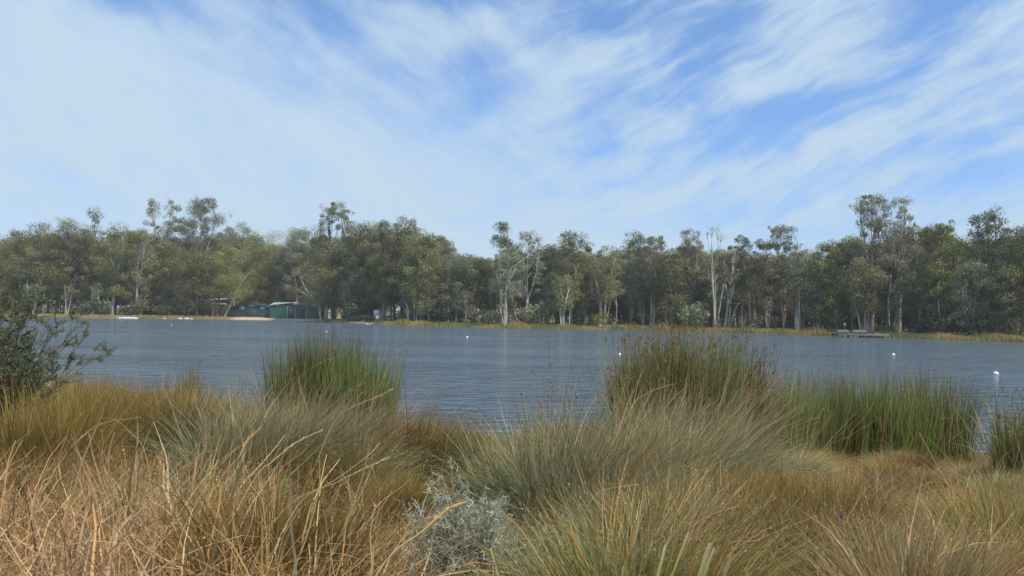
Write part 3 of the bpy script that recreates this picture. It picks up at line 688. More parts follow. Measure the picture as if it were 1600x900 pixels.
    for k in range(130):
        p = rng.uniform(-20, 1640); off = rng.uniform(7, 28)
        if 345 < p < 500: off += 42
        if 568 < p < 606 or 740 < p < 760: off += 18
        D = dshore(p) + off; x = xat(p, D, 3); g = hz(x, D); a, b = saps[k % 6]; s = rng.uniform(.7, 1.5)
        t = thing('sapling', "slender pale-stemmed sapling among the far trunks " + section(p), 'sapling', (x, D, g), rng.uniform(0, 6.28), 'slender saplings ' + section(p))
        t.scale = (s * .9, s * .9, s); link('trunk', a, t); link('crown', b, t)
    # understorey shrubs
    def shr(k):
        m = MB(); r = np.random.default_rng(900 + k); n = 9
        cen = np.stack([r.uniform(-1.6, 1.6, n), r.uniform(-1, 1, n), r.uniform(.5, 1.7, n)], -1)
        leaf_cloud(m, r, cen, r.uniform(.7, 1.1, n), 90, [LEAF_DARK, LEAF_GREY, LEAF_DARK, LEAF_LIME][k % 4], .34, .8, .3, .3)
        return m.mesh('bank_shrub', M_LEAF)
    shs = [shr(k) for k in range(4)]
    named = [(145, 492, 2.4, 2, "dark green shrub on the left bank behind the thin white pontoon"), (215, 488, 2.2, 0, "wide dark shrub under the pale-roofed shelter at left"),
             (285, 486, 2.4, 0, "dark bush between the waterside trunks left of the sheds"), (935, 490, 1.6, 3, "bright yellow-green bush on the bank below the Y-forked gum"),
             (1382, 509, .9, 3, "small yellow-green bush right at the end of the grey jetty"), (1495, 500, 2.5, 2, "large dark mounded bush at the foot of the big green gum"),
             (1560, 512, 1.6, 0, "dark low bush near the right edge of the bank"), (1583, 514, 1.2, 3, "lime-coloured bush on the bank at far right"), (1085, 480, 2.8, 1, "grey-green bushy regrowth left of the bare tree's foot")]
    for (p, _, s, v, lb) in named:
        D = dshore(p) + 6; x = xat(p, D, 2)
        o = link('bank_shrub', shs[v], None, (x, D, hz(x, D)), (0, 0, p), label=lb, category='shrub', group='shrubs on the far bank'); o.scale = (s, s * .8, s)
    for k in range(64):
        p = rng.uniform(-20, 1640); off = rng.uniform(9, 30)
        if 345 < p < 500: off += 40
        if 568 < p < 606: off += 14
        D = dshore(p) + off; x = xat(p, D, 2); s = rng.uniform(.9, 2.3)
        o = link('bank_shrub', shs[int(rng.integers(0, 3))], None, (x, D, hz(x, D)), (0, 0, rng.uniform(0, 6)), label="dull green undergrowth shrub shaded by the far trunks " + section(p), category='shrub', group='undergrowth shrubs ' + section(p))
        o.scale = (s, s, s * rng.uniform(.8, 1.3))
    # deep wood behind: one mass
    W = MB(); r = np.random.default_rng(4); n = 1000
    p = r.uniform(-140, 1740, n); off = r.uniform(58, 125, n)
    off += np.where((p > 335) & (p < 510), 20, 0)
    D = np.interp(p, PXS, DSH) + off; x = (p - 800) / F * D
    hmax = (np.interp(p, SKY_PX, SKY_Y) + 20)
    hm = (490 - hmax) / F * D + 3
    z = 1.0 + r.uniform(.0, 1, n) ** 1.1 * hm * .92
    leaf_cloud(W, r, np.stack([x, D, z], -1), r.uniform(2.2, 4.2, n), 62, LEAF_DARK + LEAF_OLIVE, .95, .8, .1)
    n = 420; p = r.uniform(-140, 1740, n); D = np.interp(p, PXS, DSH) + r.uniform(32, 80, n) + np.where((p > 335) & (p < 510), 15, 0)
    for a, d in zip(p, D):
        xx = (a - 800) / F * d; L = r.uniform(9, 17); g = hz(xx, d)
        W.tube(curve((xx, d, g - .3), (xx + r.normal(0, 1.2), d, g + L), r, 5, .03), np.linspace(r.uniform(.12, .28), .06, 5), 5, c=(.27, .24, .21) if r.random() < .6 else (.12, .105, .095))
    n = 420; p = r.uniform(-140, 1740, n); D = np.interp(p, PXS, DSH) + r.uniform(46, 80, n) + np.where((p > 335) & (p < 510), 15, 0)
    leaf_cloud(W, r, np.stack([(p - 800) / F * D, D, r.uniform(1.2, 4.5, n)], -1), r.uniform(1.4, 2.4, n), 50, LEAF_DARK + LEAF_GREY, .7, .9, .1)
    W.obj('woodland', M_LEAF, kind='stuff')
build_trees()

# ------------------------------------------------------------------ far bank reeds and grass
def build_bank_reeds():
    rng = np.random.default_rng(5); mb = MB(); n = 26000
    p = rng.uniform(-60, 1680, n); D0 = np.interp(p, PXS, DSH)
    keep = ~(((p > 366) & (p < 500)) | ((p > 543) & (p < 598) & (rng.random(n) < .9)) | ((p > 1306) & (p < 1392) & (rng.random(n) < .8)) | ((p > 170) & (p < 210) & (rng.random(n) < .6)))
    p = p[keep]; n = len(p)
    x = (p - 800) / F * np.interp(p, PXS, DSH)
    D = ysf(x) + rng.uniform(-1.2, 5.5, n)
    patch = .5 + .5 * np.sin(x * .35 + 1) * np.sin(x * .13 + 2) + rng.normal(0, .12, n)
    left = p < 560
    h = np.where(left, .55, 1.05) * (.35 + 1.15 * np.clip(patch, 0, 1.2) * (.7 + .3 * np.sin(x * 1.1))) * rng.uniform(.7, 1.15, n)
    z = np.maximum(height(x, D), -.1)
    c0 = pal(rng, n, [(4, (.17, .19, .055)), (3, (.22, .21, .075)), (2, (.11, .135, .04))])
    rust = pal(rng, n, [(3, (.42, .25, .08)), (3, (.50, .36, .15)), (1, (.28, .20, .07))])
    f = (np.clip(.30 + .7 * np.sin(x * .22) * np.sin(x * .51 + 1) + .25 * left + rng.normal(0, .2, n), 0, 1))[:, None]
    c1 = c0 * (1 - f) + rust * f
    blades(mb, rng, np.stack([x, D, z], -1), h, rng.uniform(0, .25, n), rng.uniform(0, 6.28, n), rng.uniform(0, .5, n), rng.uniform(.05, .11, n), c1 * .6 + c0 * .4, c1, 2)
    # drier grass on the bank top
    n = 12000; p = rng.uniform(-60, 1680, n); x = (p - 800) / F * np.interp(p, PXS, DSH); D = ysf(x) + rng.uniform(5, 16, n)
    k = ~((x > -93) & (x < -52)); x, D = x[k], D[k]; n = len(x)
    c = pal(rng, n, [(3, (.46, .34, .17)), (3, (.30, .25, .09)), (2, (.18, .19, .06))])
    tan = ((x > 22) & (x < 62))[:, None]; c = np.where(tan, pal(rng, n, [(3, (.56, .43, .25)), (1, (.44, .33, .18))]), c)
    blades(mb, rng, np.stack([x, D, height(x, D)], -1), rng.uniform(.2, .55, n) * np.where(tan[:, 0], 1.35, 1), rng.uniform(0, .5, n), rng.uniform(0, 6.28, n), rng.uniform(0, .7, n), rng.uniform(.06, .12, n), c, c, 2)
    mb.obj('bank_reeds', M_BLADE, kind='stuff')
build_bank_reeds()

# ------------------------------------------------------------------ buildings and small things across the water
def ribbed(name, base, dark=.75, sc=14.0, rough=.5, axis=0):
    def b(t, p):
        n = t.noise(objco(t), .7, 4, .6)
        t.l.new(t.mix(t.m('MULTIPLY', n, .6), (*base, 1), tuple(v * dark for v in base) + (1,)), p.inputs['Base Color'])
    return pmat(name, rough=rough, spec=.3, build=b)
M_GREEN = ribbed("green_corrugated_wall", (.034, .108, .084)); M_NAVY = ribbed("dark_green_wall", (.03, .065, .078))
M_ROOFG = ribbed("pale_green_roof", (.30, .42, .33), .85); M_SIGNW = ribbed("white_sign_face", (.66, .70, .76), .88)
M_SIGNG = ribbed("weathered_sign_face", (.33, .36, .42), .8); M_INK = pmat("faded_print", (.20, .23, .30))
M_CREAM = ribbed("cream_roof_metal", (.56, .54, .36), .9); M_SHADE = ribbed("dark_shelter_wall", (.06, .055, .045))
M_CONC = ribbed("pale_concrete", (.50, .47, .42), .8, rough=.9); M_WOODG = ribbed("grey_weathered_wood", (.20, .20, .19), .7, rough=.9)
M_WOODD = ribbed("dark_wet_timber", (.035, .033, .03)); M_WHITE = pmat("white_plastic", (.82, .83, .83), .35); M_GALV = ribbed("galvanised_post", (.40, .41, .42))
M_BUOYB = pmat("buoy_cap", (.55, .57, .6), .5)

def bx(name, a, b, mat, parent, **k):
    m = MB(); m.box(a, b); o = m.obj(name, mat, parent, **k)
    bv = o.modifiers.new('b', 'BEVEL'); bv.width = min(.02, min(abs(b[i] - a[i]) for i in range(3)) * .2); bv.segments = 1
    return o
def sheet(name, quad, th, mat, parent, ribs=0):
    """Corrugated sheet between four corners (quad: p00,p10,p11,p01), ribs run from p0* to p1*... across the first edge."""
    m = MB(); P = [Vector(q) for q in quad]
    nrm = (P[1] - P[0]).cross(P[3] - P[0]).normalized()
    n = max(2, ribs * 2)
    for f, s in ((1, 1), (-1, -1)):
        v = []
        for i in range(n + 1):
            u = i / n; off = nrm * (th / 2 * f + (th * .8 if i % 2 else 0))
            v += [tuple(P[0].lerp(P[1], u) + off), tuple(P[3].lerp(P[2], u) + off)]
        q = [(2 * i, 2 * i + 2, 2 * i + 3, 2 * i + 1) if f > 0 else (2 * i, 2 * i + 1, 2 * i + 3, 2 * i + 2) for i in range(n)]
        m.add(v, q=q)
    return m.obj(name, mat, parent)

def gable_house(name, label, x0, x1, y, depth, g, he, hr, wallm, roofm, mats, ridge='y'):
    """Shed with its gable towards the lake. x0..x1 front, eaves he, ridge hr above ground g."""
    t = thing(name, label, 'shed', ((x0 + x1) / 2, y, g)); w = (x1 - x0) / 2
    m = MB()
    def wall(pts):
        m.add([tuple(p) for p in pts], q=[(0, 1, 2, 3)] if len(pts) == 4 else None, t=[(0, 1, 2)] if len(pts) == 3 else None)
    n = 24      # ribbed front with the gable's slope
    for yy, sgn in ((0, 1), (depth, -1)):
        v = []; q = []
        for i in range(n * 2 + 1):
            u = -w + 2 * w * i / (n * 2); top = he + (hr - he) * (1 - abs(u) / w); o = (-.05 if i % 2 else 0) * sgn
            v += [(u, yy + o, -.4), (u, yy + o, top - .04)]
        for i in range(n * 2): q.append((2 * i, 2 * i + 2, 2 * i + 3, 2 * i + 1) if sgn > 0 else (2 * i, 2 * i + 1, 2 * i + 3, 2 * i + 2))
        m.add(v, q=q)
    for sx in (-1, 1):
        v = []; q = []; k = int(depth * 2)
        for i in range(k + 1):
            o = .05 if i % 2 else 0
            v += [(sx * (w + o), depth * i / k, -.4), (sx * (w + o), depth * i / k, he - .04)]
        for i in range(k): q.append((2 * i, 2 * i + 2, 2 * i + 3, 2 * i + 1) if sx > 0 else (2 * i, 2 * i + 1, 2 * i + 3, 2 * i + 2))
        m.add(v, q=q)
    m.obj('wall', wallm, t)
    e = .35
    for sx in (-1, 1):
        sheet('roof', [(sx * (w + e), -e, he - (hr - he) * e / w), (sx * (w + e), depth + e, he - (hr - he) * e / w), (0, depth + e, hr), (0, -e, hr)], .06, roofm, t, int(depth))
    m2 = MB()
    for sx in (-1, 1):
        a = Vector((sx * (w + e), -e - .06, he - (hr - he) * e / w)); b = Vector((0, -e - .06, hr))
        m2.add([a + Vector((0, 0, .06)), b + Vector((0, 0, .06)), b - Vector((0, 0, .22)), a - Vector((0, 0, .22))], q=[(0, 1, 2, 3)])
        m2.add([a + Vector((0, .05, .06)), b + Vector((0, .05, .06)), b - Vector((0, -.05, .22)), a - Vector((0, -.05, .22))], q=[(3, 2, 1, 0)])
    m2.obj('barge_board', mats, t)
    return t
def board(name, parent, cx, cz, w, h, y, mat, lines=3, oval=False):
    m = MB()
    if oval:
        n = 20; a = np.arange(n) / n * 2 * np.pi
        v = [(cx, y, cz)] + [(cx + w / 2 * math.cos(k), y, cz + h / 2 * math.sin(k)) for k in a]
        v += [(cx + w / 2 * math.cos(k), y + .06, cz + h / 2 * math.sin(k)) for k in a]
        m.add(v, t=[(0, 1 + i, 1 + (i + 1) % n) for i in range(n)], q=[(1 + i, 1 + n + i, 1 + n + (i + 1) % n, 1 + (i + 1) % n) for i in range(n)])
    else: m.box((cx - w / 2, y, cz - h / 2), (cx + w / 2, y + .06, cz + h / 2))
    o = m.obj(name, mat, parent)
    if lines:
        l = MB(); r = random.Random(int(cx * 10) + lines)
        for i in range(lines):
            zz = cz + h * (.5 - (i + 1) / (lines + 1)); x = cx - w * .36
            while x < cx + w * .32:
                ww = r.uniform(.08, .22) * w
                l.box((x, y - .012, zz - h * .045), (min(x + ww, cx + w * .38), y - .004, zz + h * .045)); x += ww + w * .05
        l.obj('faded_print', M_INK, o)
    return o

def build_far_things():
    # green sheds: left dark gable
    D = 266.0
    X = lambda px, z=2: xat(px, D, z)
    def Z(px, py): return unproj(px, py, D).z
    g = .62
    t = gable_house('green_shed', "dark green gabled shed with an oval sign, left of the lighter green one", X(356), X(430), D, 12, g, Z(362, 480) - g, Z(393, 474.2) - g, M_NAVY, M_NAVY, M_NAVY)
    c = t.location.x
    board('oval_sign', t, X(393) - c, Z(393, 477) - g, 2.5, .8, -.16, M_SIGNG, 1, True)
    board('notice_board', t, X(377.5) - c, Z(377, 480.5) - g, 1.7, 1.45, -.16, M_SIGNG, 3)
    board('name_board', t, X(410.5) - c, Z(410, 481.5) - g, 1.5, .55, -.16, M_SIGNW, 1)
    bx('roller_door', (-1.9, -.14, -.2), (1.6, -.08, 2.5), M_NAVY, t)
    # right: long green wall with pale roof plus gable with white sign
    D = 262.0
    t = thing('green_shed', "lighter green shed with pale green roof and white gable sign, by the thick dark trunk", 'shed', (X(421), D, g)); c = t.location.x
    xa, xm, xr, xe = 0.0, X(452) - c, X(464) - c, X(494) - c
    he = Z(440, 477.5) - g; hr = Z(464, 472.6) - g; hR = Z(490, 479.5) - g
    m = MB(); n = 90; v = []; q = []
    def top(u): return he if u < xm else (he + (hr - he) * (u - xm) / (xr - xm) if u < xr else hr + (hR - hr) * (u - xr) / (xe - xr))
    us = np.linspace(0, xe, n + 1)
    for i, u in enumerate(us):
        o = -.05 if i % 2 else 0; v += [(u, o, -.4), (u, o, top(u) - .05)]
    for i in range(n): q.append((2 * i, 2 * i + 2, 2 * i + 3, 2 * i + 1))
    m.add(v, q=q); m.box((xe - .06, 0, -.4), (xe, 11, hR - .05)); m.box((-.0, 0.02, -.4), (.06, 11, he - .05)); m.box((0, 10.95, -.4), (xe, 11, hR - .05))
    m.obj('wall', M_GREEN, t)
    sheet('roof', [(-.3, -.35, he - .02), (xr, -.35, hr + .02), (xr, 6, hr + .10), (-.3, 6, he + 1.0)], .06, M_ROOFG, t, 30)
    sheet('roof', [(xr, -.35, hr + .02), (xe + .35, -.35, hR - .06), (xe + .35, 11.2, hR), (xr, 11.2, hr)], .06, M_GREEN, t, 14)
    board('gable_sign', t, X(463.5) - c, Z(463, 474.2) - g, 2.1, .85, -.45, M_SIGNW, 1)
    for a, b in ((450.5, 458), (466, 476)):
        xx0, xx1 = X(a) - c, X(b) - c
        d = bx('door', (xx0, -.13, -.2), (xx1, -.07, he - .9), M_NAVY, t)
    for a in (449, 462, 479):
        bx('downpipe', (X(a) - c - .07, -.22, -.2), (X(a) - c + .07, -.1, he - .3), M_ROOFG, t)
    # pale-topped shelters among the trees at left
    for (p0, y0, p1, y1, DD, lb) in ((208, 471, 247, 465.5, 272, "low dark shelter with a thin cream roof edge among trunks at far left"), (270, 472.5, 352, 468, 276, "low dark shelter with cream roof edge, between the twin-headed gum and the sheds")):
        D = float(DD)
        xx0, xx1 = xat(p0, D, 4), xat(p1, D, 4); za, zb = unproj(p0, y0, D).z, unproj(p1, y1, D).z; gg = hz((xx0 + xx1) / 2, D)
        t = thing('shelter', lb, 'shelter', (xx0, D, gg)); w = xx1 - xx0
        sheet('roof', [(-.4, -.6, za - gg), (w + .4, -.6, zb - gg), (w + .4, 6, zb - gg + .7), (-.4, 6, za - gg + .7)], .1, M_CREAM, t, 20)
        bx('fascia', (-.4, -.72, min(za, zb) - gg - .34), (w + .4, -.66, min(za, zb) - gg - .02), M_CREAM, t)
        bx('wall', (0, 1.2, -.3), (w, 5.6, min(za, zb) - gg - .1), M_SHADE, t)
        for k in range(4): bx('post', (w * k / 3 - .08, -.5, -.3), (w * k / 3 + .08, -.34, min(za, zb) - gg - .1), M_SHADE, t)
    # white board
    D = 214.0; x = xat(588, D, 2); gg = hz(x, D); zt = unproj(588, 484.5, D).z - gg
    t = thing('notice_board', "square white board on posts at the wood's edge, behind the concrete ramp", 'sign', (x, D, gg))
    board('panel', t, 0, zt - .75, 1.45, 1.35, -.05, M_SIGNW, 2)
    for s in (-.5, .5): bx('post', (s - .05, .02, -.3), (s + .05, .12, zt - .2), M_GALV, t)
    D = 217.; x = xat(577, D, 2); gg = hz(x, D)
    t = thing('parked_trailer', "dark box trailer in shade just left of the white board", 'trailer', (x, D, gg))
    bx('body', (-1.3, 0, .45), (1.1, 1.8, 1.75), M_WOODD, t); bx('tow_bar', (1.1, .85, .5), (2.2, .95, .6), M_WOODD, t)
    for s in (-.7, .2):
        w = MB(); w.tube([(s, -.02, .32), (s, .18, .32)], .32, 12); w.obj('wheel', M_WOODD, t)
    # small white post signs
    for (px, py, off, lb) in ((750, 494, 5, "tiny white marker post at the wood's edge left of the white-stemmed gum"), (1320, 506, 6, "small white-capped post behind the left end of the jetty")):
        D = dshore(px) + off; x = xat(px, D, 1); gg = hz(x, D); zz = unproj(px, py, D).z - gg
        t = thing('marker_post', lb, 'post', (x, D, gg)); bx('post', (-.05, -.05, -.3), (.05, .05, zz - .1), M_GALV, t)
        m = MB(); m.tube([(0, 0, zz - .35), (0, 0, zz - .1), (0, 0, zz + .15)], [.24, .30, .14], 10); m.obj('cap', M_WHITE, t, smooth=True)
    # concrete ramp edge
    D = 218.; x0, x1 = xat(545, D, 0), xat(597, D, 0)
    m = MB(); r = random.Random(3)
    t = thing('boat_ramp', "pale concrete ramp edge lying at the waterline right of the sheds", 'ramp', ((x0 + x1) / 2, dshore(571), 0)); w = (x1 - x0)
    t.rotation_euler[2] = math.atan2(ysf(x1) - ysf(x0), x1 - x0); t.location.y = float(ysf((x0 + x1) / 2)) - .5
    for k in range(6): 
        o = bx('slab', (-w / 2 + k * w / 6 + .03, -.9, -.5), (-w / 2 + (k + 1) * w / 6 - .03, 1.6 + r.uniform(-.2, .2), .30 + r.uniform(-.04, .04)), M_CONC, t)
    bx('apron', (w * .08, 1.7, -.3), (w * .32, 6.5, .62), M_CONC, t)
    # white pontoon at left
    D = 229.; x0, x1 = xat(176, D, 0), xat(206, D, 0)
    t = thing('pontoon', "thin white floating pontoon at the left bank's waterline", 'pontoon', ((x0 + x1) / 2, float(ysf((x0 + x1) / 2)) - 1.6, 0)); w = x1 - x0
    for k in range(4): bx('float', (-w / 2 + k * w / 4 + .05, -.6, -.1), (-w / 2 + (k + 1) * w / 4 - .05, .6, .34), M_WHITE, t)
    bx('deck', (-w / 2 + 1.0, -.5, .345), (w / 2 - 1, .5, .43), M_WHITE, t)
    for k in (-1, 1): bx('rail_post', (k * w * .3 - .04, .42, .43), (k * w * .3 + .04, .5, 1.0), M_GALV, t)
    # low sandbags/rocks left of the sheds
    rr = random.Random(9)
    for i, (p, s) in enumerate(((271, .6), (293, .8), (302, .9), (309, .6))):
        x = xat(p, dshore(p), 0); D = float(ysf(x)) + .3
        m = MB(); bm = []
        n = 7
        for a in range(4):
            el = (a / 3) * 1.45
            for b in range(n):
                q = b / n * 6.28; k = rr.uniform(.85, 1.15); bm.append((s * k * math.cos(el) * math.cos(q), s * .7 * k * math.cos(el) * math.sin(q), s * .55 * math.sin(el) * k))
        q = [(a * n + b, a * n + (b + 1) % n, (a + 1) * n + (b + 1) % n, (a + 1) * n + b) for a in range(3) for b in range(n)]
        m.add(bm, q=q)
        o = m.obj('rock', M_CONC, None, smooth=False); o.location = (x, D, .02)
        o['label'] = ["small pale rock alone at the waterline left of the rock trio", "leftmost pale rock of the three at the waterline before the leaning trunks", "middle and largest pale rock of the three at the waterline", "rightmost pale rock of the three at the waterline near the sheds"][i]
        o['category'] = 'rock'; o['group'] = 'pale rocks at the left waterline'
    # jetty
    D = 158.; xa, xb = xat(1309, D, 1), xat(1389, D, 1); zd = unproj(1350, 522.3, D).z; w = xb - xa
    t = thing('jetty', "low grey timber fishing jetty with side panels standing out from the right bank", 'jetty', (xa, D, 0))
    zd = max(zd, .5)
    k = 0; nb = 32
    me = MB(); me.box((0, 0, zd - .05), (w / nb - .02, 3.4, zd)); me = me.mesh('deck_board', M_WOODG)
    for k in range(nb): link('deck_board', me, t, (k * w / nb, 0, 0))
    bx('fascia_beam', (-.05, -.1, zd - .30), (w + .05, -.02, zd + .02), M_WOODG, t); bx('back_beam', (0, 3.2, zd - .35), (w, 3.35, zd - .06), M_WOODD, t)
    for a in (.01, .22, .32, .63, .81, .985):
        m = MB(); m.tube([(w * a, .1, -1.4), (w * a, .1, zd - .06)], .13, 8); m.obj('pile', M_WOODG if a in (.32, .985) else M_WOODD, t)
        m = MB(); m.tube([(w * a, 3.0, -1.4), (w * a, 3.0, zd - .36)], .12, 8); m.obj('pile', M_WOODD, t)
    ph = max(.35, unproj(1320, 515.5, D).z - zd)
    pm = MB(); pm.box((0, 0, 0), (.40, .05, ph)); pm = pm.mesh('panel_board', M_WOODG)
    for a0, a1 in ((.0, .20), (.30, .54)):
        x = a0 * w
        while x < a1 * w: link('panel_board', pm, t, (x, 0.1, zd + .01)); x += .43
        for a in (a0, a1): bx('panel_post', (a * w - .06, .16, zd), (a * w + .06, .28, zd + ph + .05), M_WOODG, t)
    # pale foam boards floating under the deck bays
    for a0, a1 in ((.50, .62), (.65, .80), (.83, .96)): bx('float', (w * a0, .9, -.05), (w * a1, 2.2, .26), M_CONC, t)
    # buoys
    B = [(268, 508, .20, "faint tan buoy far out at left, just off the pale rocks"), (510, 518.5, .19, "white buoy seen above the top of the left green rush clump"),
         (730, 527.5, .20, "white buoy alone in open water left of photo centre"), (968, 555, .21, "white buoy just left of the tall sedge clump"),
         (1396, 555, .21, "white buoy on the water beyond the right reeds"), (1556, 585, .21, "nearest and largest white buoy, by the right edge of the photo")]
    for i, (px, py, r, lb) in enumerate(B):
        r *= .76
        d = unproj(px, py, 1.0) - EYE; s = -3.0 / d.z; P = EYE + d * s; D = P.y
        t = thing('buoy', lb, 'buoy', (P.x, P.y, 0.0), 0, 'white buoys on the lake')
        m = MB(); n = 12; aa = np.linspace(-1.2, 1.5, 8)
        m.tube(np.stack([aa * 0, aa * 0, r * (.30 + np.sin(aa) * .75)], -1), r * np.maximum(np.cos(aa), .1), n)
        m.obj('float', M_WHITE if i else M_CREAM, t, smooth=True)
        m = MB(); a = np.arange(13) / 12 * 2 * np.pi; m.tube(np.stack([np.cos(a) * r * .97, np.sin(a) * r * .97, a * 0 + r * .30], -1), r * .07, 5); m.obj('collar', M_BUOYB, t)
        m = MB(); m.tube([(0, 0, r * 1.0), (0, 0, r * 1.25)], r * .12, 6); m.obj('lifting_eye', M_BUOYB, t)
build_far_things()

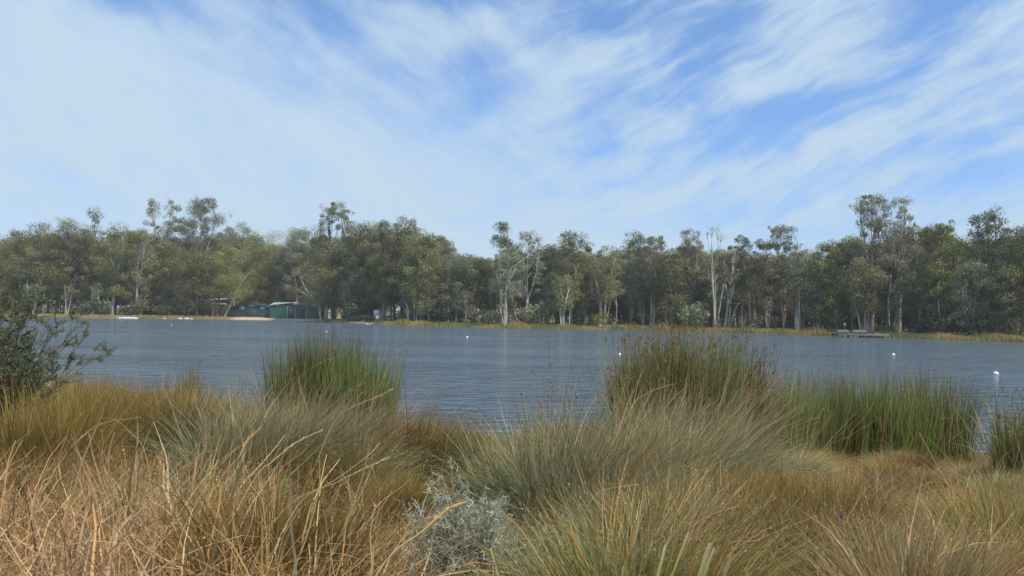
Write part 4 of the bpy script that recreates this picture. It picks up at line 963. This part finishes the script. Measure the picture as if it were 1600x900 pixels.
# ------------------------------------------------------------------ near bank: named clumps
NAMED = [
 # kind, px, D, top y, foot radius, blades, category, name, label
 ('rush', 462, 13.0, 545, .40, 1400, 'rushes', 'rush_clump', "left half of the dark green rushes, standing before the water left of centre"),
 ('rush', 503, 13.4, 522, .45, 1700, 'rushes', 'rush_clump', "tallest middle tuft of the dark green rushes left of centre"),
 ('rush', 562, 13.0, 545, .46, 1700, 'rushes', 'rush_clump', "right half of the dark green rushes, nearest open water"),
 ('orange', 640, 8.6, 645, .34, 2400, 'rushes', 'rush_clump', "round orange-green rush with dark shaded foot, below the green rushes"),
 ('orange', 688, 9.0, 652, .26, 1700, 'rushes', 'rush_clump', "smaller orange-tipped rush joined to the right of the round orange-green one"),
 ('sedge', 990, 12.0, 545, .26, 1100, 'sedge', 'sedge_clump', "left tuft of the tallest sedge with brown seed heads, beside open water"),
 ('sedge', 1035, 12.3, 524, .34, 1500, 'sedge', 'sedge_clump', "tallest sedge tuft with brown seed heads right of centre"),
 ('sedge', 1098, 12.2, 528, .34, 1500, 'sedge', 'sedge_clump', "full brown-headed sedge tuft right of the tallest one"),
 ('sedge', 1154, 12.6, 545, .24, 800, 'sedge', 'sedge_clump', "thin right tuft of tall sedge with loose round seed heads"),
 ('reed', 1215, 14.4, 590, .55, 700, 'reeds', 'reed_clump', "leftmost tuft of the low green reeds, behind the arching grey grass"),
 ('reed', 1272, 15.0, 582, .60, 900, 'reeds', 'reed_clump', "second tuft of the green reeds in the water at right"),
 ('reed', 1335, 15.1, 588, .62, 950, 'reeds', 'reed_clump', "middle tuft of the green reeds, brown dead stems inside"),
 ('reed', 1402, 15.0, 580, .65, 1100, 'reeds', 'reed_clump', "dense bright green tuft right of the middle reeds"),
 ('reed', 1465, 15.2, 592, .55, 900, 'reeds', 'reed_clump', "rightmost full tuft of the green reeds beside the gap of water"),
 ('sedge', 1600, 11.0, 622, .34, 700, 'reeds', 'reed_clump', "olive-brown reeds cut by the right edge of the photo, beyond the gap of water"),
 ('reed', 297, 20.0, 566, .16, 90, 'reeds', 'reed_clump', "small sparse brown reed tuft standing alone against the water at left"),
 ('poa', 300, 8.4, 612, .30, 2300, 'tussock', 'grass_tussock', "leftmost of the grey-green arching tussocks, right of the orange grass"),
 ('poa', 395, 7.4, 610, .34, 2600, 'tussock', 'grass_tussock', "grey-green tussock below the left edge of the green rushes"),
 ('poa', 490, 7.8, 602, .36, 2800, 'tussock', 'grass_tussock', "largest grey-green tussock directly in front of the green rushes"),
 ('poa', 585, 8.6, 622, .30, 2200, 'tussock', 'grass_tussock', "grey-green tussock leaning right towards the orange-green rush"),
 ('poa', 835, 7.4, 655, .32, 2400, 'tussock', 'grass_tussock', "olive-grey upright tussock at the right end of the open water gap"),
 ('poa', 905, 6.6, 640, .34, 2600, 'tussock', 'grass_tussock', "olive-grey tussock left of the tall sedge, behind the silver bush"),
 ('poa', 985, 7.2, 620, .36, 2800, 'tussock', 'grass_tussock', "big grey tussock at the foot of the tall sedge"),
 ('poa', 1080, 7.8, 612, .36, 2800, 'tussock', 'grass_tussock', "windswept grey tussock arching right, before the middle of the tall sedge"),
 ('poa', 1140, 9.0, 640, .34, 2400, 'tussock', 'grass_tussock', "pale windswept tussock between the tall sedge and green reeds"),
 ('olive', 1060, 4.6, 765, .22, 1800, 'tussock', 'grass_tussock', "rusty-tipped olive tussock near the bottom edge right of centre, behind the strap leaves"),
 ('orange', 1010, 4.8, 778, .17, 1500, 'tussock', 'grass_tussock', "green tussock with orange seed knots beside the sandy patch"),
 ('orange', 1395, 4.2, 830, .18, 1300, 'tussock', 'grass_tussock', "small rusty-headed tussock at the bottom edge on the right"),
 ('olive', 1590, 5.4, 740, .26, 1900, 'tussock', 'grass_tussock', "dark olive tussock against the right edge at the bottom"),
 ('orange', 385, 3.1, 870, .14, 900, 'tussock', 'grass_tussock', "small green-based orange tuft poking through straw at the bottom left"),
 ('orange', 52, 7.2, 612, .34, 2200, 'tussock', 'rush_clump', "orange-brown rush mound at the foot of the dark left shrub"),
 ('orange', 135, 8.2, 592, .34, 2200, 'tussock', 'rush_clump', "green-topped orange rush mound right of the dark left shrub"),
 ('orange', 215, 8.6, 600, .36, 2400, 'tussock', 'rush_clump', "bright orange rush mound in front of the water at left"),
 ('orange', 280, 9.2, 608, .30, 2000, 'tussock', 'rush_clump', "orange rush mound just below the small brown reed tuft"),
 ('gold', 1200, 6.4, 735, .30, 2200, 'tussock', 'grass_tussock', "golden tussock where the grey windswept grass ends at right"),
 ('orange', 1290, 6.0, 740, .26, 2000, 'tussock', 'grass_tussock', "orange tussock below the second green reed tuft"),
 ('gold', 1345, 8.6, 728, .30, 2000, 'tussock', 'grass_tussock', "tawny tussock heaped against the middle green reeds"),
 ('gold', 1470, 6.6, 765, .30, 2200, 'tussock', 'grass_tussock', "golden tussock below the rightmost full reed tuft"),
 ('olive', 1250, 4.4, 800, .24, 1900, 'tussock', 'grass_tussock', "olive shaded tussock near the bottom edge under the orange one"),
 ('stems', 868, 7.2, 560, .22, 80, 'rushes', 'sparse_rush', "sparse tall thin stems standing against the water above the olive-grey tussock"),
 ('stems', 925, 8.2, 590, .26, 110, 'rushes', 'sparse_rush', "thin feathery stems between open water and the left tuft of tall sedge"),
 ('stems', 490, 12.6, 512, .80, 60, 'rushes', 'sparse_rush', "thin pale stems rising out of the top of the left green rushes"),
 ('stems', 1080, 11.6, 505, 1.0, 110, 'rushes', 'sparse_rush', "thin pale stems overtopping the tall sedge"),
 ('stems', 1225, 13.8, 560, .50, 60, 'rushes', 'sparse_rush', "scattered dark stems between the tall sedge and the green reeds"),
 ('stems', 1350, 14.6, 560, 1.3, 130, 'rushes', 'sparse_rush', "brown thin stems overtopping the green reeds"),
 ('stems', 1530, 13.4, 600, .50, 60, 'rushes', 'sparse_rush', "sparse dark stems crossing the gap of water at right"),
 ('stems', 640, 8.0, 590, .30, 50, 'rushes', 'sparse_rush', "few thin stems above the round orange-green rush"),
 ('straw', 1060, 5.6, 740, .26, 420, 'tussock', 'dead_tussock', "tangle of dead tan stems lodged in the grey grass right of centre"),
 ('straw', 1560, 6.4, 700, .22, 260, 'tussock', 'dead_tussock', "dead straw stems by the gap of water at the right edge"),
 ('straw', 1370, 7.4, 715, .26, 300, 'tussock', 'dead_tussock', "tan collapsed stems heaped in front of the green reeds"),
 ('reed', 1172, 14.2, 612, .45, 600, 'reeds', 'reed_clump', "reed tuft half hidden behind the right side of the tall sedge"),
]
def build_named():
    for i, (kd, px, D, ty, r, n, cat, nm, lb) in enumerate(NAMED):
        rng = np.random.default_rng(2000 + i)
        x = xat(px, D, 1.2); g = hz(x, D); h = unproj(px, ty, D).z - g
        if kd == 'poa': x -= .12 * h
        me = clump(kd, rng, h, r, n)
        o = link(nm, me, None, (x, D, g), (0, 0, 0), label=lb, category=cat)
        o['group'] = {'rush': 'rush clumps on the near bank', 'orange': 'orange rushes on the near bank', 'sedge': 'tall brown-headed sedge tufts', 'reed': 'green reed tufts at the near shore', 'poa': 'grey-green tussocks on the near bank', 'olive': 'orange rushes on the near bank', 'gold': 'golden tussocks of the near bank', 'stems': 'sparse tall thin stems', 'straw': 'tangles of dead stems'}[kd]
build_named()

FARX = [-100, 0, 100, 200, 300, 400, 500, 600, 660, 720, 760, 800, 850, 900, 1000, 1150, 1250, 1350, 1500, 1600, 1700]
FARY = [600, 600, 592, 604, 612, 625, 630, 640, 665, 690, 700, 695, 675, 650, 650, 690, 735, 765, 750, 745, 740]
NEARX = [-100, 0, 150, 300, 450, 560, 640, 700, 800, 880, 940, 1050, 1150, 1250, 1400, 1600, 1700]
NEARY = [725, 720, 730, 745, 745, 745, 810, 880, 890, 870, 800, 760, 770, 780, 800, 770, 760]
def build_fill():
    rng = np.random.default_rng(31)
    protos = {}
    for k in ('straw', 'poa', 'orange', 'gold', 'olive'):
        protos[k] = [clump(k, np.random.default_rng(3000 + j + ord(k[0]) * 7), .8, .24 if k == 'straw' else .13) for j in range(4)]
    INFO = dict(
        straw=("straw-coloured tussock of coarse bent dead stems", 'coarse dead straw tussocks at lower left'),
        poa=("fine grey-green windswept tussock", 'small grey-green tussocks filling the bank'),
        orange=("low orange-tipped rush tuft", 'low orange-tipped rush tufts'),
        gold=("low soft golden grass tussock", 'low golden tussocks on the right'),
        olive=("low yellow-olive grass tussock", 'low yellow-olive tussocks'))
    cnt = 0
    D = 2.7
    while D < 17.5:
        sp = .42 if D < 5 else (.72 if D < 9 else 1.02)
        x = -.70 * D - .5 + rng.uniform(0, sp)
        while x < .70 * D + .5:
            xx = x + rng.uniform(-.3, .3) * sp; dd = D + rng.uniform(-.35, .35) * sp; x += sp
            px = 800 + F * xx / dd
            if dd > ysn(xx) - .4: continue
            u = rng.random()
            if px < 625 and dd < 5.2: kd = 'straw' if u < .93 else 'orange'
            elif px < 230 and dd < 8: kd = ('straw', 'gold', 'orange', 'olive')[int(u * 4)]
            elif px < 340 and dd >= 8: kd = 'orange' if u < .62 else ('olive' if u < .85 else 'poa')
            elif px < 620: kd = 'poa' if u < .7 else ('olive' if u < .85 else 'straw')
            elif px < 790 and dd > 6: kd = 'orange' if u < .75 else 'gold'
            elif px < 1130: kd = 'poa' if u < .55 else ('olive' if u < .8 else 'gold')
            else: kd = 'gold' if u < .42 else ('orange' if u < .66 else ('olive' if u < .83 else 'poa'))
            if dd < 5.0 and ((590 < px < 815) or (790 < px < 960)): continue       # silver bush and sand
            if dd < 3.4 and px > 660: continue
            if dd < 3.0: continue
            if 4.6 < dd < 6.6 and 425 < px < 525: continue
            if 5.0 <= dd < 5.9 and 830 < px < 905: continue
            f = np.clip((dd - 4) / 8, 0, 1) ** .6
            ty = np.interp(px, FARX, FARY) * f + np.interp(px, NEARX, NEARY) * (1 - f)
            g = hz(xx, dd)
            if kd == 'straw': ty += 18
            h = (unproj(px, ty, dd).z - g) * rng.uniform(.55, 1.06)
            if px > 1150: h = min(h, rng.uniform(.35, .8))
            h = float(np.clip(h, rng.uniform(.22, .5), 1.25))
            s = h / .8
            lb, gp = INFO[kd]
            ar = ('at far left', 'left of the green rushes', 'below the green rushes', 'around the silver bush', 'left of the tall sedge', 'below the tall sedge', 'right of the tall sedge', 'below the green reeds', 'towards the right edge')[int(np.searchsorted([130, 400, 610, 800, 940, 1150, 1260, 1480], px))]
            rw = 'front' if dd < 4.6 else ('middle' if dd < 8.5 else 'back')
            lb = lb + ', ' + rw + ' rows ' + ar; gp = gp + ', ' + rw + ' rows ' + ar
            o = link('rush_tuft' if kd == 'orange' else 'grass_tussock', protos[kd][int(rng.integers(0, 4))], None, (xx, dd, g), (0, 0, rng.uniform(-.5, .5) if kd in ('poa',) else rng.uniform(0, 6.28)), label=lb, category='tussock', group=gp)
            sx = (.5 + .5 * s) * rng.uniform(.8, 1.2) * (1.0 if dd < 9 else 1.3)
            o.scale = (sx, sx, s); cnt += 1
        D += sp * .85
    print('fill tussocks', cnt)
    # loose grass and litter over the soil
    mb = MB(); n = 42000
    d = np.sqrt(rng.uniform(2.4 ** 2, 18.5 ** 2, n)); x = d * rng.uniform(-.72, .72, n)
    k = d < ysn(x) + .2; x, d = x[k], d[k]
    px = 800 + F * x / d
    bare = ((d < 5.6) & (px > 830) & (px < 900)) | ((d > 5.1) & (d < 6.6) & (px > 430) & (px < 520))
    k = (~bare) | (rng.random(len(x)) < .15); x, d, px = x[k], d[k], px[k]; n = len(x)
    warm = pal(rng, n, STRAW + GOLD); cool = pal(rng, n, GREYGREEN + OLIVE); w = (rng.random(n) < np.where((px < 650) | (px > 1150), .75, .4))[:, None]
    c = np.where(w, warm, cool)
    blades(mb, rng, np.stack([x, d, height(x, d)], -1), rng.uniform(.08, .34, n), np.abs(rng.normal(.7, .4, n)), rng.uniform(0, 6.28, n), rng.uniform(0, .9, n), rng.uniform(.003, .006, n) * (1 + d * .05), c, c, 3, .1, .4)
    mb.obj('dry_grass', M_BLADE, kind='stuff')
build_fill()

# ------------------------------------------------------------------ near individuals
def build_shrub():
    """Large dark shrub at the left edge: arching twigs with narrow leaves."""
    rng = np.random.default_rng(61); D = 8.6
    x = xat(-40, D, 1.5); g = hz(x, D)
    t = thing('shrub', "dark green feathery shrub at the left edge reaching out over the water", 'shrub', (x, D, g))
    T = MB(); Lf = MB(); P = []
    s = D / F
    tips = []      # targets in photo pixels around the visible outline
    for _ in range(110):
        tips.append((rng.uniform(-150, 62), rng.uniform(432, 585)))
    tips += [(30, 440), (62, 462), (88, 478), (96, 500), (124, 503), (140, 508), (118, 525), (150, 547), (128, 548), (168, 549), (110, 560), (85, 575), (120, 585), (66, 590), (100, 535), (75, 515), (50, 485), (10, 428), (110, 490)]
    for (a, b) in tips:
        dd = D + rng.uniform(-.9, .9); e = np.array(unproj(a, b, dd)) - np.array([x, D, g])
        st = np.array([rng.normal(0, .12) + min(0, e[0]) * .3, rng.normal(0, .12), rng.uniform(0, .25)])
        c = curve(st, e, rng, 12, .10, .10)
        T.tube(c, np.linspace(.010, .002, 12), 4)
        P.append(c)
        for j in range(13):
            k = int(rng.integers(3, 12)); L = rng.uniform(.14, .42) * (1.1 - k / 16)
            dv = (c[min(k + 1, 11)] - c[k - 1]); dv /= np.linalg.norm(dv) + 1e-6
            dv = dv * .7 + rng.normal(0, .55, 3); dv /= np.linalg.norm(dv)
            q = curve(c[k], c[k] + dv * L, rng, 5, .12, -.03); T.tube(q, np.linspace(.004, .0015, 5), 3); P.append(q)
    pts = []; dirs = []
    for c in P:
        m = 95 if len(c) == 12 else 60
        for _ in range(m):
            u = rng.uniform(.25 if len(c) == 12 else .05, .999) * (len(c) - 1); i = int(u); f = u - i
            pts.append(c[i] * (1 - f) + c[i + 1] * f); dirs.append(c[i + 1] - c[i])
    pts = np.array(pts); dirs = np.array(dirs); dirs /= np.linalg.norm(dirs, axis=1)[:, None] + 1e-9
    n = len(pts); ax = dirs * .5 + rng.normal(0, .6, (n, 3)); ax /= np.linalg.norm(ax, axis=1)[:, None]
    sd = np.cross(ax, rng.normal(0, 1, (n, 3))); sd /= np.linalg.norm(sd, axis=1)[:, None]
    L = rng.uniform(.018, .046, (n, 1))
    q = np.stack([pts, pts + ax * L * .5 + sd * L * .085, pts + ax * L, pts + ax * L * .5 - sd * L * .085], 1).reshape(-1, 3)
    c = pal(rng, n, [(4, (.125, .165, .07)), (3, (.17, .205, .09)), (2, (.08, .115, .05)), (1, (.22, .22, .11)), (.4, (.25, .15, .07))], .15)
    Lf.add(q, q=np.arange(n * 4).reshape(-1, 4), c=np.repeat(c, 4, 0))
    T.obj('branches', M_TWIG, t, smooth=True); Lf.obj('foliage', M_SHRUB, t)

def build_silver_bush():
    rng = np.random.default_rng(62); D = 4.7
    x = xat(724, D, 1.4); g = hz(x, D); H = unproj(715, 748, D).z - g
    t = thing('silver_bush', "pale silvery grey saltbush of fine twigs at bottom centre", 'bush', (x, D, g))
    M = MB(); A = []; B = []
    for i in range(150):
        a = rng.uniform(0, 6.28); th = rng.uniform(.05, 1.15); L = H * rng.uniform(.60, 1.0) * (1.0 if th < .6 else .9)
        e = np.array([math.cos(a) * math.sin(th) * L * .86, math.sin(a) * math.sin(th) * L * .9, max(.05, math.cos(th) * L * (1.0 if a > 3.1 else .8))])
        if i == 0: e = np.array([-.08, 0, H * 1.04])
        if i == 1: e = np.array([-.36, 0, H * .84])
        c = curve((rng.normal(0, .03), rng.normal(0, .03), -.02), e, rng, 9, .07, .05); M.tube(c, np.linspace(.005, .0018, 9), 4, c=(.42, .42, .34))
        for j in range(16):
            k = int(rng.integers(2, 9)); d = c[k] - c[k - 1]; d /= np.linalg.norm(d); d = d * .8 + rng.normal(0, .5, 3); d /= np.linalg.norm(d)
            l = rng.uniform(.05, .15); q = curve(c[k], c[k] + d * l, rng, 4, .12, .03)
            A.append(q[0]); B.append(q[-1]); 
            for m in range(9):
                w = rng.uniform(.2, 1); s_ = q[0] * (1 - w) + q[-1] * w; d2 = d * .7 + rng.normal(0, .6, 3); d2 /= np.linalg.norm(d2); A.append(s_); B.append(s_ + d2 * rng.uniform(.02, .055))
    A = np.array(A); B = np.array(B); n = len(A); ax = B - A
    sd = np.cross(ax, rng.normal(0, 1, (n, 3))); sd /= np.linalg.norm(sd, axis=1)[:, None] + 1e-9
    w = .0017; q = np.stack([A - sd * w, A + sd * w, B + sd * w * .9, B - sd * w * .9], 1).reshape(-1, 3)
    c = pal(rng, n, [(4, (.40, .42, .31)), (2, (.52, .53, .41)), (2, (.26, .28, .19)), (1.6, (.42, .38, .26))], .1)
    Lf = MB(); Lf.add(q, q=np.arange(n * 4).reshape(-1, 4), c=np.repeat(c, 4, 0))
    M.obj('stems', M_SHRUB, t); Lf.obj('foliage', M_SHRUB, t)

def build_strap():
    rng = np.random.default_rng(63)
    mat = M_BLADE
    # tip px, tip py, base px, width m, depth
    L1 = [(1040, 852, 945, .020, 2.5), (1076, 832, 915, .014, 2.55), (1110, 848, 990, .034, 2.45), (1143, 872, 985, .022, 2.5), (1116, 856, 970, .018, 2.52), (975, 884, 940, .018, 2.5)]
    L2 = [(768, 856, 880, .022, 2.5), (772, 880, 780, .014, 2.5)]
    for (L, lb, cx) in ((L1, "fan of cut yellow-green strap leaves poking up at the bottom right of centre", 960), (L2, "lone yellow blunt-cut strap leaf poking up at bottom centre", 785)):
        x = xat(cx, 2.5, 1.5); g = hz(x, 2.5); t = thing('strap_leaf_plant', lb, 'plant', (x, 2.5, g))
        for (tx, ty, bxp, w, D) in L:
            e = np.array(unproj(tx, ty, D)) - np.array([x, 2.5, g]); b = np.array([(bxp - cx) * D / F * .6, 0, -.02]); b[0] = (xat(bxp, D, 1.8) - x)
            m = MB(); K = 8; tt = np.linspace(0, 1, K)
            mid = (b + e) / 2 + np.array([(b[0] - e[0]) * .1, .03, .02])
            P = ((1 - tt) ** 2)[:, None] * b + (2 * tt * (1 - tt))[:, None] * mid + (tt ** 2)[:, None] * e
            v = []; cc = []
            for k in range(K):
                ww = w * .46 * (1 - .5 * tt[k] ** 3); s = np.array([1, .15, 0]); s /= np.linalg.norm(s)
                v += [P[k] - s * ww, P[k] + np.array([0, .004, 0]), P[k] + s * ww]
                col = np.array([.22, .33, .06]) * (1 - tt[k] ** 6) + np.array([.34, .32, .08]) * tt[k] ** 6
                if L is L2: col = col * .3 + np.array([.42, .33, .06]) * .7
                if k == K - 1: col = np.array([.50, .42, .22])
                cc += [col * .9, col * 1.15, col * .95]
            q = []
            for k in range(K - 1):
                for j in range(2): q.append((k * 3 + j, k * 3 + j + 1, k * 3 + 4 + j, k * 3 + 3 + j))
            m.add(v, q=q, c=np.array(cc)); m.obj('leaf', mat, t, smooth=True)

def build_flowers():
    M_PUR = pmat("purple_petals", (.24, .11, .36), .6)
    for (px, py, D, r, lb) in ((1314, 802, 5.0, .022, "purple thistle flower among the golden grass at right"), (1279, 789, 5.3, .012, "smaller purple flower left of the larger purple one")):
        P = unproj(px, py, D); g = hz(P.x, D); rng = np.random.default_rng(int(px))
        t = thing('purple_flower', lb, 'flower', (P.x, D, g), 0, 'purple flowers in the golden grass'); h = P.z - g
        m = MB(); m.tube(curve((0.02, .01, -.02), (0, 0, h - r * .6), rng, 6, .05), .0025, 5, c=(.15, .18, .07)); m.obj('stem', M_BLADE, t)
        m = MB(); n = 60; a = rng.uniform(0, 6.28, n); th = rng.uniform(0, 1.5, n); d = np.stack([np.cos(a) * np.sin(th), np.sin(a) * np.sin(th), np.cos(th)], -1)
        b = np.tile([[0, 0, h - r * .6]], (n, 1)); e = b + d * r * rng.uniform(.8, 1.3, (n, 1)); s = np.cross(d, rng.normal(0, 1, (n, 3))); s /= np.linalg.norm(s, axis=1)[:, None]; s *= r * .13
        m.add(np.stack([b - s * .3, e - s, e + s, b + s * .3], 1).reshape(-1, 3), q=np.arange(n * 4).reshape(-1, 4)); m.obj('petals', M_PUR, t)
        m = MB(); m.tube([(0, 0, h - r * 1.3), (0, 0, h - r * .9), (0, 0, h - r * .4)], [r * .3, r * .45, r * .35], 8, c=(.14, .16, .08)); m.obj('bud', M_BLADE, t)

def build_stems():
    """Single big dry stems and seed spikes that stand out from the tangle."""
    rng = np.random.default_rng(64)
    # list of pixel paths with depth; spike = braided seed head over the last part
    ST = [([(96, 720), (120, 690), (160, 662), (220, 652)], 4.4, .006, 1, "arching seed stalk bending right above the straw at far left"),
          ([(228, 712), (205, 678), (180, 656), (152, 653)], 4.2, .006, 0, "arched pale stalk curving left over the orange grass at left"),
          ([(398, 748), (425, 722), (462, 692), (504, 672)], 3.9, .007, 1, "braided golden seed spike leaning right before the grey-green tussocks"),
          ([(345, 748), (372, 716), (388, 686), (408, 668)], 4.1, .006, 1, "braided seed spike left of the golden braided one"),
          ([(440, 800), (520, 752), (575, 712), (593, 692)], 3.6, .006, 0, "straight pale dead stalk pointing up right beneath the orange-green rush"),
          ([(465, 790), (530, 752), (585, 725), (610, 714)], 3.5, .006, 1, "golden stalk fanning low to the right of the straight pale dead one"),
          ([(600, 880), (660, 830), (700, 795), (728, 784)], 3.3, .011, 1, "thick dry seed stalk leaning across the silver bush"),
          ([(1040, 880), (1075, 830), (1110, 805), (1150, 792)], 3.9, .007, 1, "long tan seed stalk rising right above the strap leaves"),
          ([(1130, 860), (1180, 845), (1220, 828), (1275, 806)], 3.7, .005, 0, "thin straw stalk lying out to the right beyond the strap leaves"),
          ([(890, 870), (905, 820), (935, 770), (995, 757)], 4.3, .005, 0, "thin tan stalk arching over the grey grass above the sandy patch"),
          ([(1490, 800), (1480, 758), (1460, 720), (1436, 676)], 6.2, .008, 0, "slanting pale dead stem before the rightmost green reeds"),
          ([(1460, 880), (1490, 862), (1520, 850), (1560, 847)], 3.6, .006, 0, "pale arching stalk near the bottom right corner"),
          ([(985, 640), (1000, 622), (1020, 610), (1052, 600)], 7.5, .006, 1, "yellow seed stalk crossing the middle of the tall sedge"),
          ([(455, 610), (475, 583), (505, 565), (535, 555)], 8.0, .006, 0, "arched yellow blade crossing the green rushes"),
          ([(525, 655), (560, 632), (590, 620), (615, 607)], 7.2, .007, 1, "golden seed stalk leaning over the right foot of the green rushes")]
    for (pth, D, w, sp, lb) in ST:
        W = [np.array(unproj(a, b, D + .05 * i)) for i, (a, b) in enumerate(pth)]
        g = hz(W[0][0], D); d0 = W[0] - W[1]
        down = W[0] + d0 / (abs(d0[2]) + 1e-3) * min(abs(W[0][2] - g), 1.2) * .9; down[2] = g - .02
        down[0] = W[0][0] + np.clip(down[0] - W[0][0], -.35, .35)
        ctl = [down, (down * .4 + W[0] * .6)] + W; org = np.array([down[0], down[1], g])
        # Catmull-Rom through the points
        pts = []
        C = [ctl[0]] + ctl + [ctl[-1] * 2 - ctl[-2]]
        for i in range(1, len(C) - 2):
            for u in np.linspace(0, 1, 5, endpoint=False):
                p0, p1, p2, p3 = C[i - 1], C[i], C[i + 1], C[i + 2]
                pts.append(.5 * (2 * p1 + (p2 - p0) * u + (2 * p0 - 5 * p1 + 4 * p2 - p3) * u * u + (3 * p1 - p0 - 3 * p2 + p3) * u ** 3))
        pts.append(C[-2]); pts = np.array(pts) - org
        t = thing('dry_stalk', lb, 'stalk', tuple(org), 0, 'single dry stalks standing out of the grass')
        m = MB(); m.tube(pts, np.linspace(w * .5, w * .28, len(pts)), 5, c=(.50, .36, .18)); m.obj('stem', M_BLADE, t)
        if sp:
            m = MB(); n = 46; tail = pts[-11:]
            for k in range(n):
                u = k / n * 10; i = min(int(u), 9); p = tail[i] * (1 - (u - i)) + tail[i + 1] * (u - i); ax = tail[i + 1] - tail[i]; ax /= np.linalg.norm(ax)
                s = np.cross(ax, [0, 1, 0]); s /= np.linalg.norm(s); s = s * (1 if k % 2 else -1) + rng.normal(0, .3, 3); L = w * 2.6
                a = p + s * w * .3; b = a + ax * L + s * w * .55; c2 = np.cross(ax, s) * w * .4
                m.add([a, (a + b) / 2 + s * w * .35 + c2 * .2, b, (a + b) / 2 - s * w * .2 - c2], q=[(0, 1, 2, 3)], c=pal(rng, 1, [(2, (.52, .37, .17)), (1, (.40, .26, .11))])[0])
            m.obj('seed_head', M_BLADE, t)
build_shrub(); build_silver_bush(); build_strap(); build_flowers(); build_stems()
print('tris', sum(len(o.data.loops) - 2 * len(o.data.polygons) for o in {o.data.name: o for o in bpy.data.objects if o.type == 'MESH'}.values()), 'objects', len(bpy.data.objects))


# ------------------------------------------------------------------ air
def build_haze():
    m = bpy.data.materials.new('air'); m.use_nodes = True; t = NT(m.node_tree); t.n.remove(t.n['Principled BSDF'])
    v = t.node('ShaderNodeVolumePrincipled'); v.inputs['Color'].default_value = (.95, .97, 1.0, 1); v.inputs['Density'].default_value = .0002
    t.l.new(v.outputs[0], t.n['Material Output'].inputs['Volume'])
    b = MB(); b.box((-6100, -450, -2.6), (6100, 9100, 42)); b.obj('haze', m, kind='stuff')
build_haze()
